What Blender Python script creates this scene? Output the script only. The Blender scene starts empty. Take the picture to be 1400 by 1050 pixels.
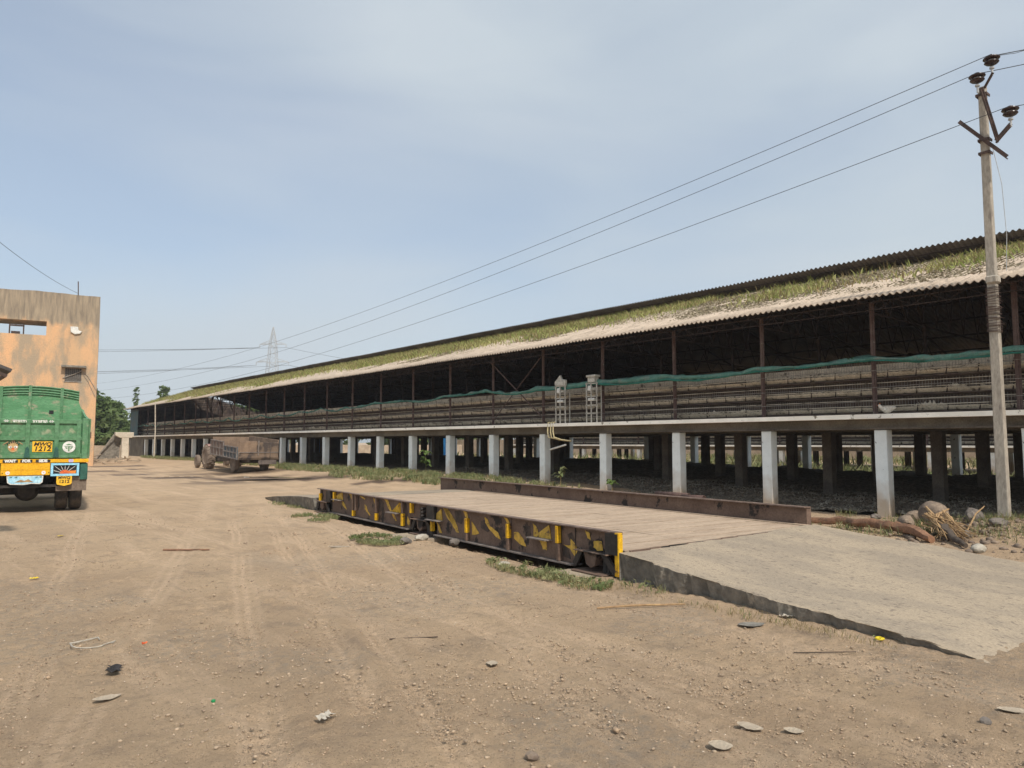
import bpy, bmesh, math, random
import numpy as np
from mathutils import Vector, Matrix
random.seed(7)
scene = bpy.context.scene
COL = scene.collection
R = math.radians

# ---------------------------------------------------------------- camera
cam_d = bpy.data.cameras.new('camera')
cam = bpy.data.objects.new('camera', cam_d)
COL.objects.link(cam)
cam.location = (0, 0, 1.65)
cam.rotation_euler = (R(90 + 4.53), 0, R(-39.4))
cam_d.sensor_width = 36
cam_d.lens = 1010 / 1400 * 36
cam_d.clip_start = 0.05
cam_d.clip_end = 6000
scene.camera = cam

# ---------------------------------------------------------------- world, sun
SKY_OFF = (9.1, 4.0, 3.3)
SUN_EL, SUN_AZ = 48.0, 190.0        # azimuth clockwise from +Y: behind the camera, a little to the left
world = bpy.data.worlds.new('World')
scene.world = world
world.use_nodes = True
nt = world.node_tree
nt.nodes.clear()
wo = nt.nodes.new('ShaderNodeOutputWorld')
bg = nt.nodes.new('ShaderNodeBackground')
bg.inputs['Strength'].default_value = 0.115
sky = nt.nodes.new('ShaderNodeTexSky')
sky.sky_type = 'NISHITA'
sky.sun_disc = False
sky.sun_elevation = R(SUN_EL)
sky.sun_rotation = R(SUN_AZ)
sky.air_density = 1.0
sky.dust_density = 2.2
sky.ozone_density = 1.0
tc = nt.nodes.new('ShaderNodeTexCoord')
mp = nt.nodes.new('ShaderNodeMapping')
mp.inputs['Scale'].default_value = (1.0, 1.6, 4.2)
mp.inputs['Rotation'].default_value = (0.18, -0.12, 0.5)
nt.links.new(tc.outputs['Generated'], mp.inputs['Vector'])
n1 = nt.nodes.new('ShaderNodeTexNoise')
n1.inputs['Scale'].default_value = 1.5
n1.inputs['Detail'].default_value = 7
n1.inputs['Roughness'].default_value = 0.45
n1.inputs['Distortion'].default_value = 0.35
nt.links.new(mp.outputs['Vector'], n1.inputs['Vector'])
cr = nt.nodes.new('ShaderNodeValToRGB')
cr.color_ramp.elements[0].position = 0.40
cr.color_ramp.elements[0].color = (0.42, 0.42, 0.42, 1)
cr.color_ramp.elements[1].position = 0.60
cr.color_ramp.elements[1].color = (0.93, 0.93, 0.93, 1)
n3 = nt.nodes.new('ShaderNodeTexNoise'); n3.inputs['Scale'].default_value = 1.25; n3.inputs['Detail'].default_value = 2
mp3 = nt.nodes.new('ShaderNodeMapping'); mp3.inputs['Location'].default_value = SKY_OFF; mp3.inputs['Scale'].default_value = (1, 1, 1.6)
nt.links.new(tc.outputs['Generated'], mp3.inputs['Vector']); nt.links.new(mp3.outputs['Vector'], n3.inputs['Vector'])
mb_ = nt.nodes.new('ShaderNodeMix'); mb_.inputs['Factor'].default_value = 0.40
nt.links.new(n3.outputs['Fac'], mb_.inputs['A']); nt.links.new(n1.outputs['Fac'], mb_.inputs['B'])
nt.links.new(mb_.outputs['Result'], cr.inputs['Fac'])
n2 = nt.nodes.new('ShaderNodeTexNoise')
n2.inputs['Scale'].default_value = 1.1
n2.inputs['Detail'].default_value = 3
nt.links.new(mp.outputs['Vector'], n2.inputs['Vector'])
cc = nt.nodes.new('ShaderNodeMix')
cc.data_type = 'RGBA'
cc.inputs['A'].default_value = (3.5, 4.12, 4.5, 1)
cc.inputs['B'].default_value = (4.3, 4.58, 4.9, 1)
nt.links.new(n2.outputs['Fac'], cc.inputs['Factor'])
mx = nt.nodes.new('ShaderNodeMix')
mx.data_type = 'RGBA'
nt.links.new(cr.outputs['Color'], mx.inputs['Factor'])
nt.links.new(sky.outputs['Color'], mx.inputs['A'])
nt.links.new(cc.outputs['Result'], mx.inputs['B'])
nt.links.new(mx.outputs['Result'], bg.inputs['Color'])
nt.links.new(bg.outputs['Background'], wo.inputs['Surface'])

sd = bpy.data.lights.new('sun', 'SUN')
sd.energy = 2.7
sd.angle = R(3.0)
sd.color = (1.0, 0.93, 0.83)
sun = bpy.data.objects.new('sun', sd)
COL.objects.link(sun)
sdir = Vector((math.sin(R(SUN_AZ)) * math.cos(R(SUN_EL)), math.cos(R(SUN_AZ)) * math.cos(R(SUN_EL)), math.sin(R(SUN_EL))))
sun.rotation_euler = sdir.to_track_quat('Z', 'Y').to_euler()
sun.location = (0, -10, 40)

scene.view_settings.view_transform = 'Standard'
scene.view_settings.look = 'None'
scene.view_settings.exposure = 0.47
scene.view_settings.gamma = 1.0

# ---------------------------------------------------------------- helpers
def tag(o, label=None, cat=None, group=None, kind=None):
    if label: o['label'] = label
    if cat: o['category'] = cat
    if group: o['group'] = group
    if kind: o['kind'] = kind
    return o

def empty(name, loc, rz=0, label=None, cat=None, group=None):
    o = bpy.data.objects.new(name, None)
    COL.objects.link(o)
    o.location = loc
    o.rotation_euler = (0, 0, rz)
    o.empty_display_size = 0.3
    return tag(o, label, cat, group)

def link(name, me, mat, parent=None, smooth=False):
    o = bpy.data.objects.new(name, me)
    COL.objects.link(o)
    if mat: 
        for m in (mat if isinstance(mat, (list, tuple)) else [mat]): me.materials.append(m)
    if parent: o.parent = parent
    if smooth: me.polygons.foreach_set('use_smooth', [True] * len(me.polygons))
    return o

def copy_tree(o, parent=None):
    c = o.copy()
    COL.objects.link(c)
    c.parent = parent
    for ch in list(o.children): copy_tree(ch, c)
    return c

class MB:
    def __init__(s, org=(0, 0, 0)):
        s.v = []; s.f = []; s.mi = []; s.org = Vector(org)
    def add(s, vs, fs, mi=0):
        b = len(s.v)
        s.v += [tuple(Vector(v) - s.org) for v in vs]
        s.f += [tuple(b + i for i in f) for f in fs]
        s.mi += [mi] * len(fs)
    def box(s, x0, x1, y0, y1, z0, z1, mi=0, M=None):
        vs = [Vector(p) for p in ((x0,y0,z0),(x1,y0,z0),(x1,y1,z0),(x0,y1,z0),(x0,y0,z1),(x1,y0,z1),(x1,y1,z1),(x0,y1,z1))]
        if M: vs = [M @ v for v in vs]
        s.add(vs, [(0,3,2,1),(4,5,6,7),(0,1,5,4),(1,2,6,5),(2,3,7,6),(3,0,4,7)], mi)
    def bar(s, a, b, w, h=None, mi=0, up=(0,0,1)):
        a = Vector(a); b = Vector(b); h = h or w
        d = (b - a).normalized(); u = Vector(up)
        if abs(d.dot(u)) > 0.98: u = Vector((1, 0, 0))
        r = d.cross(u).normalized(); u = r.cross(d).normalized()
        vs = []
        for p in (a, b):
            for i, j in ((-1,-1),(1,-1),(1,1),(-1,1)): vs.append(p + r * (i * w / 2) + u * (j * h / 2))
        s.add(vs, [(0,3,2,1)[::-1],(4,5,6,7)[::-1],(0,1,5,4)[::-1],(1,2,6,5)[::-1],(2,3,7,6)[::-1],(3,0,4,7)[::-1]], mi)
    def tube(s, pts, r, n=8, mi=0, cap=True, jit=0):
        pts = [Vector(p) for p in pts]
        rs = r if isinstance(r, (list, tuple)) else [r] * len(pts)
        vs = []; fs = []
        pu = None
        for k, p in enumerate(pts):
            d = (pts[min(k + 1, len(pts) - 1)] - pts[max(k - 1, 0)]).normalized()
            if pu is None: pu = Vector((0, 0, 1)) if abs(d.z) < 0.9 else Vector((1, 0, 0))
            rr = d.cross(pu).normalized(); u = rr.cross(d).normalized(); pu = u
            for i in range(n):
                a = 2 * math.pi * i / n
                q = rs[k] * (1 + random.uniform(-jit, jit))
                vs.append(p + rr * (math.cos(a) * q) + u * (math.sin(a) * q))
        for k in range(len(pts) - 1):
            for i in range(n):
                j = (i + 1) % n
                fs.append((k*n+i, k*n+j, (k+1)*n+j, (k+1)*n+i))
        if cap:
            fs.append(tuple(range(n))[::-1]); fs.append(tuple(range((len(pts)-1)*n, len(pts)*n)))
        s.add(vs, fs, mi)
    def prism(s, poly, fn, t0, t1, mi=0):      # poly 2D, fn(a,b,t)->3D
        n = len(poly)
        vs = [fn(a, b, t0) for a, b in poly] + [fn(a, b, t1) for a, b in poly]
        fs = [tuple(range(n))[::-1], tuple(range(n, 2 * n))] + [(i, (i+1) % n, n + (i+1) % n, n + i) for i in range(n)]
        s.add(vs, fs, mi)
    def lathe(s, prof, n=24, M=None, mi=0):    # prof: (r, z) about Z
        vs = []; fs = []
        for r, z in prof:
            for i in range(n):
                a = 2 * math.pi * i / n
                v = Vector((r * math.cos(a), r * math.sin(a), z))
                vs.append(M @ v if M else v)
        for k in range(len(prof) - 1):
            for i in range(n):
                j = (i + 1) % n
                fs.append((k*n+i, k*n+j, (k+1)*n+j, (k+1)*n+i))
        fs.append(tuple(range(n))[::-1]); fs.append(tuple(range((len(prof)-1)*n, len(prof)*n)))
        s.add(vs, fs, mi)
    def build(s, name, mat, parent=None, smooth=False, bevel=0, fix=True):
        me = bpy.data.meshes.new(name)
        me.from_pydata(s.v, [], s.f)
        o = link(name, me, mat, parent, False)
        if isinstance(mat, (list, tuple)) and len(mat) > 1: me.polygons.foreach_set('material_index', s.mi)
        if fix:
            bm = bmesh.new(); bm.from_mesh(me)
            bmesh.ops.recalc_face_normals(bm, faces=bm.faces)
            bm.to_mesh(me); bm.free()
        if smooth:
            me.polygons.foreach_set('use_smooth', [True] * len(me.polygons))
            me.set_sharp_from_angle(angle=R(40))
        if bevel:
            m = o.modifiers.new('bevel', 'BEVEL'); m.width = bevel; m.segments = 1; m.limit_method = 'ANGLE'
        return o

def np_mesh(name, V, F, mat, parent=None, smooth=False):
    V = np.asarray(V, dtype=np.float32); F = np.asarray(F, dtype=np.int32)
    me = bpy.data.meshes.new(name)
    k = F.shape[1]
    me.vertices.add(len(V)); me.vertices.foreach_set('co', V.ravel())
    me.loops.add(F.size); me.loops.foreach_set('vertex_index', F.ravel())
    me.polygons.add(len(F))
    me.polygons.foreach_set('loop_start', np.arange(0, F.size, k, dtype=np.int32))
    me.polygons.foreach_set('loop_total', np.full(len(F), k, dtype=np.int32))
    me.update(calc_edges=True)
    me.validate()
    return link(name, me, mat, parent, smooth)

def hash2(ix, iy, seed):
    h = (ix.astype(np.int64) * 374761393 + iy.astype(np.int64) * 668265263 + seed * 1442695041) & 0xffffffff
    h = ((h ^ (h >> 13)) * 1274126177) & 0xffffffff
    h = h ^ (h >> 16)
    return (h & 0xffff) / 65535.0

def vnoise(x, y, seed=0):
    x = np.asarray(x, float); y = np.asarray(y, float)
    ix = np.floor(x); iy = np.floor(y); fx = x - ix; fy = y - iy
    fx = fx * fx * (3 - 2 * fx); fy = fy * fy * (3 - 2 * fy)
    a = hash2(ix, iy, seed); b = hash2(ix + 1, iy, seed); c = hash2(ix, iy + 1, seed); d = hash2(ix + 1, iy + 1, seed)
    return (a * (1 - fx) + b * fx) * (1 - fy) + (c * (1 - fx) + d * fx) * fy - 0.5

def fbm(x, y, oct=4, seed=0):
    r = 0; a = 1; f = 1
    for i in range(oct):
        r = r + a * vnoise(np.asarray(x) * f + 17.3 * i, np.asarray(y) * f - 9.1 * i, seed + i); a *= 0.5; f *= 2.03
    return r

def sm(t):
    t = np.clip(t, 0, 1); return t * t * (3 - 2 * t)

def gz(X, Y):      # lie of the land
    X = np.asarray(X, float); Y = np.asarray(Y, float)
    S = sm((X - 11) / 5.5)
    z = .4 * sm((Y - 6) / 20) * S + .15 * sm((Y - 25) / 25) * (1 - S) + .25 * np.exp(-((X - 15.5) ** 2 + (Y - 4.2) ** 2) / 5.1)
    z = z - 0.35 * sm((X - 29) / 6) * sm((200 - X) / 100)
    return z

def G(x, y): return float(gz(x, y))

# ---------------------------------------------------------------- materials
def mat(name, c1, c2=None, rough=0.85, scale=4.0, bump=0.0, bscale=30.0, metal=0.0, c3=None, s3=1.0, t3=(0.5, 0.6), stretch=None, coord='Object', detail=5, t2=(0.38, 0.62), bdist=0.02, spec=0.4, fine=28.0):
    m = bpy.data.materials.new(name)
    m.use_nodes = True
    t = m.node_tree; N = t.nodes; L = t.links
    p = N['Principled BSDF']
    p.inputs['Roughness'].default_value = rough
    p.inputs['Metallic'].default_value = metal
    p.inputs['Specular IOR Level'].default_value = spec
    p.inputs['Base Color'].default_value = (*c1, 1)
    co = N.new('ShaderNodeTexCoord')
    mpn = N.new('ShaderNodeMapping')
    if stretch: mpn.inputs['Scale'].default_value = stretch
    L.new(co.outputs[coord], mpn.inputs['Vector'])
    def noise(sc, lo, hi, dt=5):
        n = N.new('ShaderNodeTexNoise'); n.inputs['Scale'].default_value = sc; n.inputs['Detail'].default_value = dt
        n.inputs['Roughness'].default_value = 0.62
        L.new(mpn.outputs['Vector'], n.inputs['Vector'])
        r = N.new('ShaderNodeMapRange'); r.inputs['From Min'].default_value = lo; r.inputs['From Max'].default_value = hi
        r.interpolation_type = 'SMOOTHSTEP'
        L.new(n.outputs['Fac'], r.inputs['Value'])
        return r.outputs['Result']
    out = None
    if c2:
        a = N.new('ShaderNodeMix'); a.data_type = 'RGBA'
        a.inputs['A'].default_value = (*c1, 1); a.inputs['B'].default_value = (*c2, 1)
        L.new(noise(scale, *t2, detail), a.inputs['Factor'])
        out = a.outputs['Result']
    if c3:
        b = N.new('ShaderNodeMix'); b.data_type = 'RGBA'
        if out: L.new(out, b.inputs['A'])
        else: b.inputs['A'].default_value = (*c1, 1)
        b.inputs['B'].default_value = (*c3, 1)
        L.new(noise(s3, *t3, 6), b.inputs['Factor'])
        out = b.outputs['Result']
    if not out:
        rg = N.new('ShaderNodeRGB'); rg.outputs[0].default_value = (*c1, 1); out = rg.outputs[0]
    if fine:
        fr = noise(fine, .3, .7, 4)
        hm = N.new('ShaderNodeMapRange'); hm.inputs['To Min'].default_value = .80; hm.inputs['To Max'].default_value = 1.16
        L.new(fr, hm.inputs['Value'])
        vm = N.new('ShaderNodeVectorMath'); vm.operation = 'SCALE'
        L.new(out, vm.inputs[0]); L.new(hm.outputs['Result'], vm.inputs['Scale']); out = vm.outputs['Vector']
    L.new(out, p.inputs['Base Color'])
    if bump:
        n = N.new('ShaderNodeTexNoise'); n.inputs['Scale'].default_value = bscale; n.inputs['Detail'].default_value = 6
        L.new(mpn.outputs['Vector'], n.inputs['Vector'])
        bn = N.new('ShaderNodeBump'); bn.inputs['Strength'].default_value = bump; bn.inputs['Distance'].default_value = bdist
        L.new(n.outputs['Fac'], bn.inputs['Height'])
        L.new(bn.outputs['Normal'], p.inputs['Normal'])
    return m

def leafmat(name, c1, c2, scale=0.6, trans=0.25):
    m = mat(name, c1, c2, rough=0.7, scale=scale, spec=0.2)
    t = m.node_tree; p = t.nodes['Principled BSDF']
    tr = t.nodes.new('ShaderNodeBsdfTranslucent')
    mxs = t.nodes.new('ShaderNodeMixShader'); mxs.inputs[0].default_value = trans
    src = p.inputs['Base Color'].links[0].from_socket
    t.links.new(src, tr.inputs['Color'])
    t.links.new(p.outputs[0], mxs.inputs[1]); t.links.new(tr.outputs[0], mxs.inputs[2])
    t.links.new(mxs.outputs[0], t.nodes['Material Output'].inputs['Surface'])
    return m

M = {}
M['steel_rust'] = mat('steel_rust', (.13,.085,.064), (.175,.118,.088), .8, 3, .15, 60, c3=(.025,.02,.018), s3=2.2, t3=(.56,.62))
M['rail_top'] = mat('rail_top', (.20,.14,.11), (.12,.08,.06), .6, 8, .1, 60)
M['yellow_paint'] = mat('yellow_paint', (.72,.42,.012), (.55,.30,.01), .55, 6, .1, 50, c3=(.10,.05,.03), s3=9, t3=(.6,.66))
M['yellow_old'] = mat('yellow_old', (.66,.42,.07), (.52,.33,.06), .7, 8, .1, 50, c3=(.12,.07,.04), s3=14, t3=(.57,.65))
M['stain_dark'] = mat('stain_dark', (.045,.034,.029), (.08,.056,.044), .75, 9, .2, 40)
M['black_grease'] = mat('black_grease', (.018,.016,.015), (.04,.033,.03), .6, 5, .2, 40)
M['deck'] = mat('deck', (.49,.375,.27), (.40,.30,.215), .9, 2.0, .4, 60, c3=(.27,.205,.145), s3=11, t3=(.56,.68), stretch=(.45,2.6,1), fine=22)
M['concrete'] = mat('concrete', (.39,.315,.225), (.31,.255,.19), .95, 1.0, .55, 32, c3=(.21,.17,.13), s3=16, t3=(.57,.63), fine=60, stretch=(1.6,.8,1))
M['concrete_side'] = mat('concrete_side', (.25,.23,.195), (.15,.138,.118), .95, 7, .9, 22, c3=(.36,.32,.26), s3=4, t3=(.6,.7))
M['pole_concrete'] = mat('pole_concrete', (.40,.36,.30), (.33,.295,.245), .92, 3, .3, 60, c3=(.25,.22,.19), s3=9, t3=(.6,.7), stretch=(1,1,.3))
M['white_slab'] = mat('white_slab', (.90,.87,.79), (.78,.75,.67), .85, 1.6, .2, 30, c3=(.22,.19,.15), s3=5, t3=(.60,.68), fine=0)
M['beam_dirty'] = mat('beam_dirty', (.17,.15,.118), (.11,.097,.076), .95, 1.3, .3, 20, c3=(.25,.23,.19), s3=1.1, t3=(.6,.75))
M['soffit'] = mat('soffit', (.14,.12,.10), (.08,.07,.06), .95, 1.3, .3, 20)
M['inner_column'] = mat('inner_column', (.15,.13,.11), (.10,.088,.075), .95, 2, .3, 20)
M['roof_sheet'] = mat('roof_sheet', (.50,.41,.32), (.42,.34,.26), .9, 1.2, .15, 40, c3=(.27,.22,.17), s3=3.4, t3=(.52,.66), stretch=(.6,1.6,1))
M['roof_dark'] = mat('roof_dark', (.075,.07,.07), (.11,.10,.095), .9, 1.5, .15, 30)
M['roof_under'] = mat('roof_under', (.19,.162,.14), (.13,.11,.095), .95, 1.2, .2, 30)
M['girder'] = mat('girder', (.045,.034,.03), (.07,.05,.045), .9, 4)
M['post_red'] = mat('post_red', (.10,.058,.050), (.14,.095,.08), .8, 3, .1, 40, c3=(.22,.19,.16), s3=7, t3=(.62,.7))
M['cage_tray'] = mat('cage_tray', (.62,.54,.42), (.48,.41,.31), .9, 3, .3, 50, c3=(.14,.115,.085), s3=6, t3=(.56,.66))
M['feed'] = mat('feed', (.66,.57,.44), (.48,.41,.31), .95, 9, .3, 60)
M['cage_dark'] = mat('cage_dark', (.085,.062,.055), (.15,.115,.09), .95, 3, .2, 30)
M['wire_light'] = mat('wire_light', (.33,.30,.26), (.22,.19,.16), .6, 5)
M['net_green'] = mat('net_green', (.085,.20,.155), (.12,.25,.195), .9, 4, .5, 40, c3=(.19,.23,.19), s3=3, t3=(.50,.70))
M['net_hem'] = mat('net_hem', (.02,.15,.115), (.03,.19,.15), .7, 4)
M['litter'] = mat('litter', (.23,.195,.15), (.12,.10,.08), .95, 9, .8, 30, c3=(.42,.38,.31), s3=26, t3=(.60,.70), bdist=.05)
M['yellow_pipe'] = mat('yellow_pipe', (.55,.47,.26), (.42,.36,.22), .6, 6)
M['grey_frame'] = mat('grey_frame', (.56,.54,.48), (.42,.40,.35), .8, 8, .1, 40)
M['rock'] = mat('rock', (.27,.205,.15), (.17,.13,.10), .95, 4, .6, 18, c3=(.13,.10,.08), s3=6, t3=(.58,.68))
M['rock_grey'] = mat('rock_grey', (.20,.17,.145), (.13,.115,.10), .95, 4, .6, 18)
M['rock_white'] = mat('rock_white', (.44,.40,.33), (.34,.31,.25), .95, 6, .5, 20)
M['bark_red'] = mat('bark_red', (.31,.165,.095), (.19,.105,.065), .95, 3, .7, 20, stretch=(1,1,1), c3=(.12,.07,.045), s3=3, t3=(.55,.65))
M['bark'] = mat('bark', (.11,.085,.065), (.07,.052,.04), .95, 4, .6, 20)
M['straw'] = mat('straw', (.42,.28,.14), (.30,.19,.10), .9, 8)
M['leaf_dry'] = mat('leaf_dry', (.42,.35,.26), (.33,.27,.20), .8, 20, .2, 40)
M['grass_roof'] = leafmat('grass_roof', (.27,.31,.09), (.42,.41,.16), 0.5)
M['grass_green'] = leafmat('grass_green', (.14,.18,.07), (.28,.28,.14), 1.6)
M['grass_dry'] = leafmat('grass_dry', (.34,.26,.13), (.24,.19,.09), 2.0)
M['foliage'] = leafmat('foliage', (.10,.155,.05), (.18,.23,.09), 0.25)
M['foliage_light'] = leafmat('foliage_light', (.085,.14,.035), (.14,.19,.06), 0.3)
M['truck_green'] = mat('truck_green', (.072,.195,.085), (.11,.24,.125), .6, 3, .2, 22, c3=(.27,.30,.19), s3=4.5, t3=(.56,.68), fine=14)
M['truck_green_in'] = mat('truck_green_in', (.09,.245,.11), (.13,.30,.15), .6, 2.5, .2, 22, c3=(.30,.31,.20), s3=3.6, t3=(.54,.66), stretch=(.8,1,2.2))
M['truck_yellow'] = mat('truck_yellow', (.82,.44,.01), (.72,.36,.01), .45, 5, .05, 30)
M['plate_yellow'] = mat('plate_yellow', (.85,.50,.03), (.80,.45,.03), .5, 8)
M['white_paint'] = mat('white_paint', (.78,.78,.74), (.66,.66,.62), .6, 12)
M['sky_paint'] = mat('sky_paint', (.28,.58,.78), (.46,.70,.80), .5, 5, c3=(.62,.62,.5), s3=4, t3=(.6,.7))
M['blue_border'] = mat('blue_border', (.30,.62,.80), None, .5)
M['red_paint'] = mat('red_paint', (.62,.09,.03), (.72,.20,.05), .5, 12)
M['black'] = mat('black', (.012,.012,.012), None, .6)
M['rubber'] = mat('rubber', (.035,.032,.03), (.10,.08,.062), .9, 4, .4, 30)
M['rubber_dusty'] = mat('rubber_dusty', (.17,.13,.10), (.24,.185,.14), .95, 3, .4, 30)
M['chassis'] = mat('chassis', (.02,.018,.017), (.045,.038,.033), .8, 4)
M['dull_green'] = mat('dull_green', (.03,.12,.09), (.02,.08,.06), .6, 4)
M['face_tan'] = mat('face_tan', (.52,.36,.17), (.44,.28,.12), .7, 12)
M['glass_dark'] = mat('glass_dark', (.02,.025,.03), None, .1)
M['trailer_wood'] = mat('trailer_wood', (.21,.15,.105), (.15,.11,.08), .9, 2, .3, 30, c3=(.075,.058,.05), s3=1.9, t3=(.48,.58))
M['trailer_wood_lit'] = mat('trailer_wood_lit', (.27,.19,.13), (.20,.14,.10), .9, 2, .3, 30, c3=(.2,.12,.08), s3=3, t3=(.6,.7))  # lighter copy of the trailer wood, sunlit look put into the colour
M['trailer_dark'] = mat('trailer_dark', (.15,.12,.105), (.10,.082,.072), .9, 4, .2, 30)
M['trailer_blue'] = mat('trailer_blue', (.07,.10,.12), (.13,.13,.13), .9, 4, .2, 30)
M['wood_plank'] = mat('wood_plank', (.22,.155,.125), (.15,.11,.09), .9, 5, .2, 30)
M['frame_worn'] = mat('frame_worn', (.25,.22,.20), (.17,.145,.13), .8, 5)
M['tractor_red'] = mat('tractor_red', (.26,.12,.10), (.33,.21,.175), .7, 5)
M['tan_wall'] = mat('tan_wall', (.42,.34,.25), (.33,.26,.19), .95, 1.5, .3, 12)
M['white_col'] = mat('white_col', (.66,.60,.50), (.56,.50,.40), .9, 3, .2, 20)
M['blue_tarp'] = mat('blue_tarp', (.03,.19,.50), (.05,.27,.62), .5, 3, .4, 6)
M['galv'] = mat('galv', (.45,.47,.48), (.38,.40,.41), .6, 2)
M['wire_dark'] = mat('wire_dark', (.07,.075,.08), None, .6)
M['insulator'] = mat('insulator', (.045,.025,.022), (.03,.02,.018), .25, 6)
M['iron'] = mat('iron', (.10,.062,.05), (.06,.042,.036), .8, 8, .2, 40)
M['hen'] = mat('hen', (.72,.66,.56), (.62,.54,.44), .9, 20)
M['paper'] = mat('paper', (.46,.42,.35), (.38,.34,.28), .8, 20)
M['bright_yellow'] = mat('bright_yellow', (.80,.62,.02), None, .5)
M['bottle_green'] = mat('bottle_green', (.02,.25,.08), None, .4)
M['white_weather'] = mat('white_weather', (.72,.72,.68), (.6,.6,.56), .7, 5)
M['mesh_window'] = mat('mesh_window', (.05,.045,.04), (.10,.09,.08), .8, 14)
# ---------------------------------------------------------------- graded column paint (dirt splash near the foot is real staining)
def column_mat():
    m = mat('column_white', (.84,.90,.90), (.77,.83,.83), .85, 2.2, .15, 25, c3=(.10,.085,.07), s3=7, t3=(.665,.71), fine=0)
    t = m.node_tree; N = t.nodes; L = t.links
    p = N['Principled BSDF']
    src = p.inputs['Base Color'].links[0].from_socket
    geo = N.new('ShaderNodeNewGeometry'); sp = N.new('ShaderNodeSeparateXYZ')
    L.new(geo.outputs['Position'], sp.inputs[0])
    nz = N.new('ShaderNodeTexNoise'); nz.inputs['Scale'].default_value = 3; nz.inputs['Detail'].default_value = 5
    L.new(geo.outputs['Position'], nz.inputs['Vector'])
    ad = N.new('ShaderNodeMath'); ad.operation = 'MULTIPLY_ADD'; ad.inputs[1].default_value = -.9
    L.new(nz.outputs['Fac'], ad.inputs[0]); L.new(sp.outputs['Z'], ad.inputs[2])
    mr = N.new('ShaderNodeMapRange'); mr.inputs['From Min'].default_value = -.25; mr.inputs['From Max'].default_value = .42
    mr.inputs['To Min'].default_value = .92; mr.inputs['To Max'].default_value = 0
    L.new(ad.outputs[0], mr.inputs['Value'])
    mxn = N.new('ShaderNodeMix'); mxn.data_type = 'RGBA'
    L.new(src, mxn.inputs['A']); mxn.inputs['B'].default_value = (.44,.345,.245,1)
    L.new(mr.outputs['Result'], mxn.inputs['Factor'])
    L.new(mxn.outputs['Result'], p.inputs['Base Color'])
    return m
M['column'] = column_mat()

# ---------------------------------------------------------------- ground
def axis(lo, f0, f1, hi, step, grow=1.07, cap=400):
    a = list(np.arange(f0, f1, step))
    x = f1; s = step
    while x < hi: a.append(x); s = min(s * grow, cap); x += s
    a.append(hi)
    x = f0; s = step; b = []
    while x > lo: s = min(s * grow, cap); x -= s; b.append(x)
    return np.array(b[::-1] + a)

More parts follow.
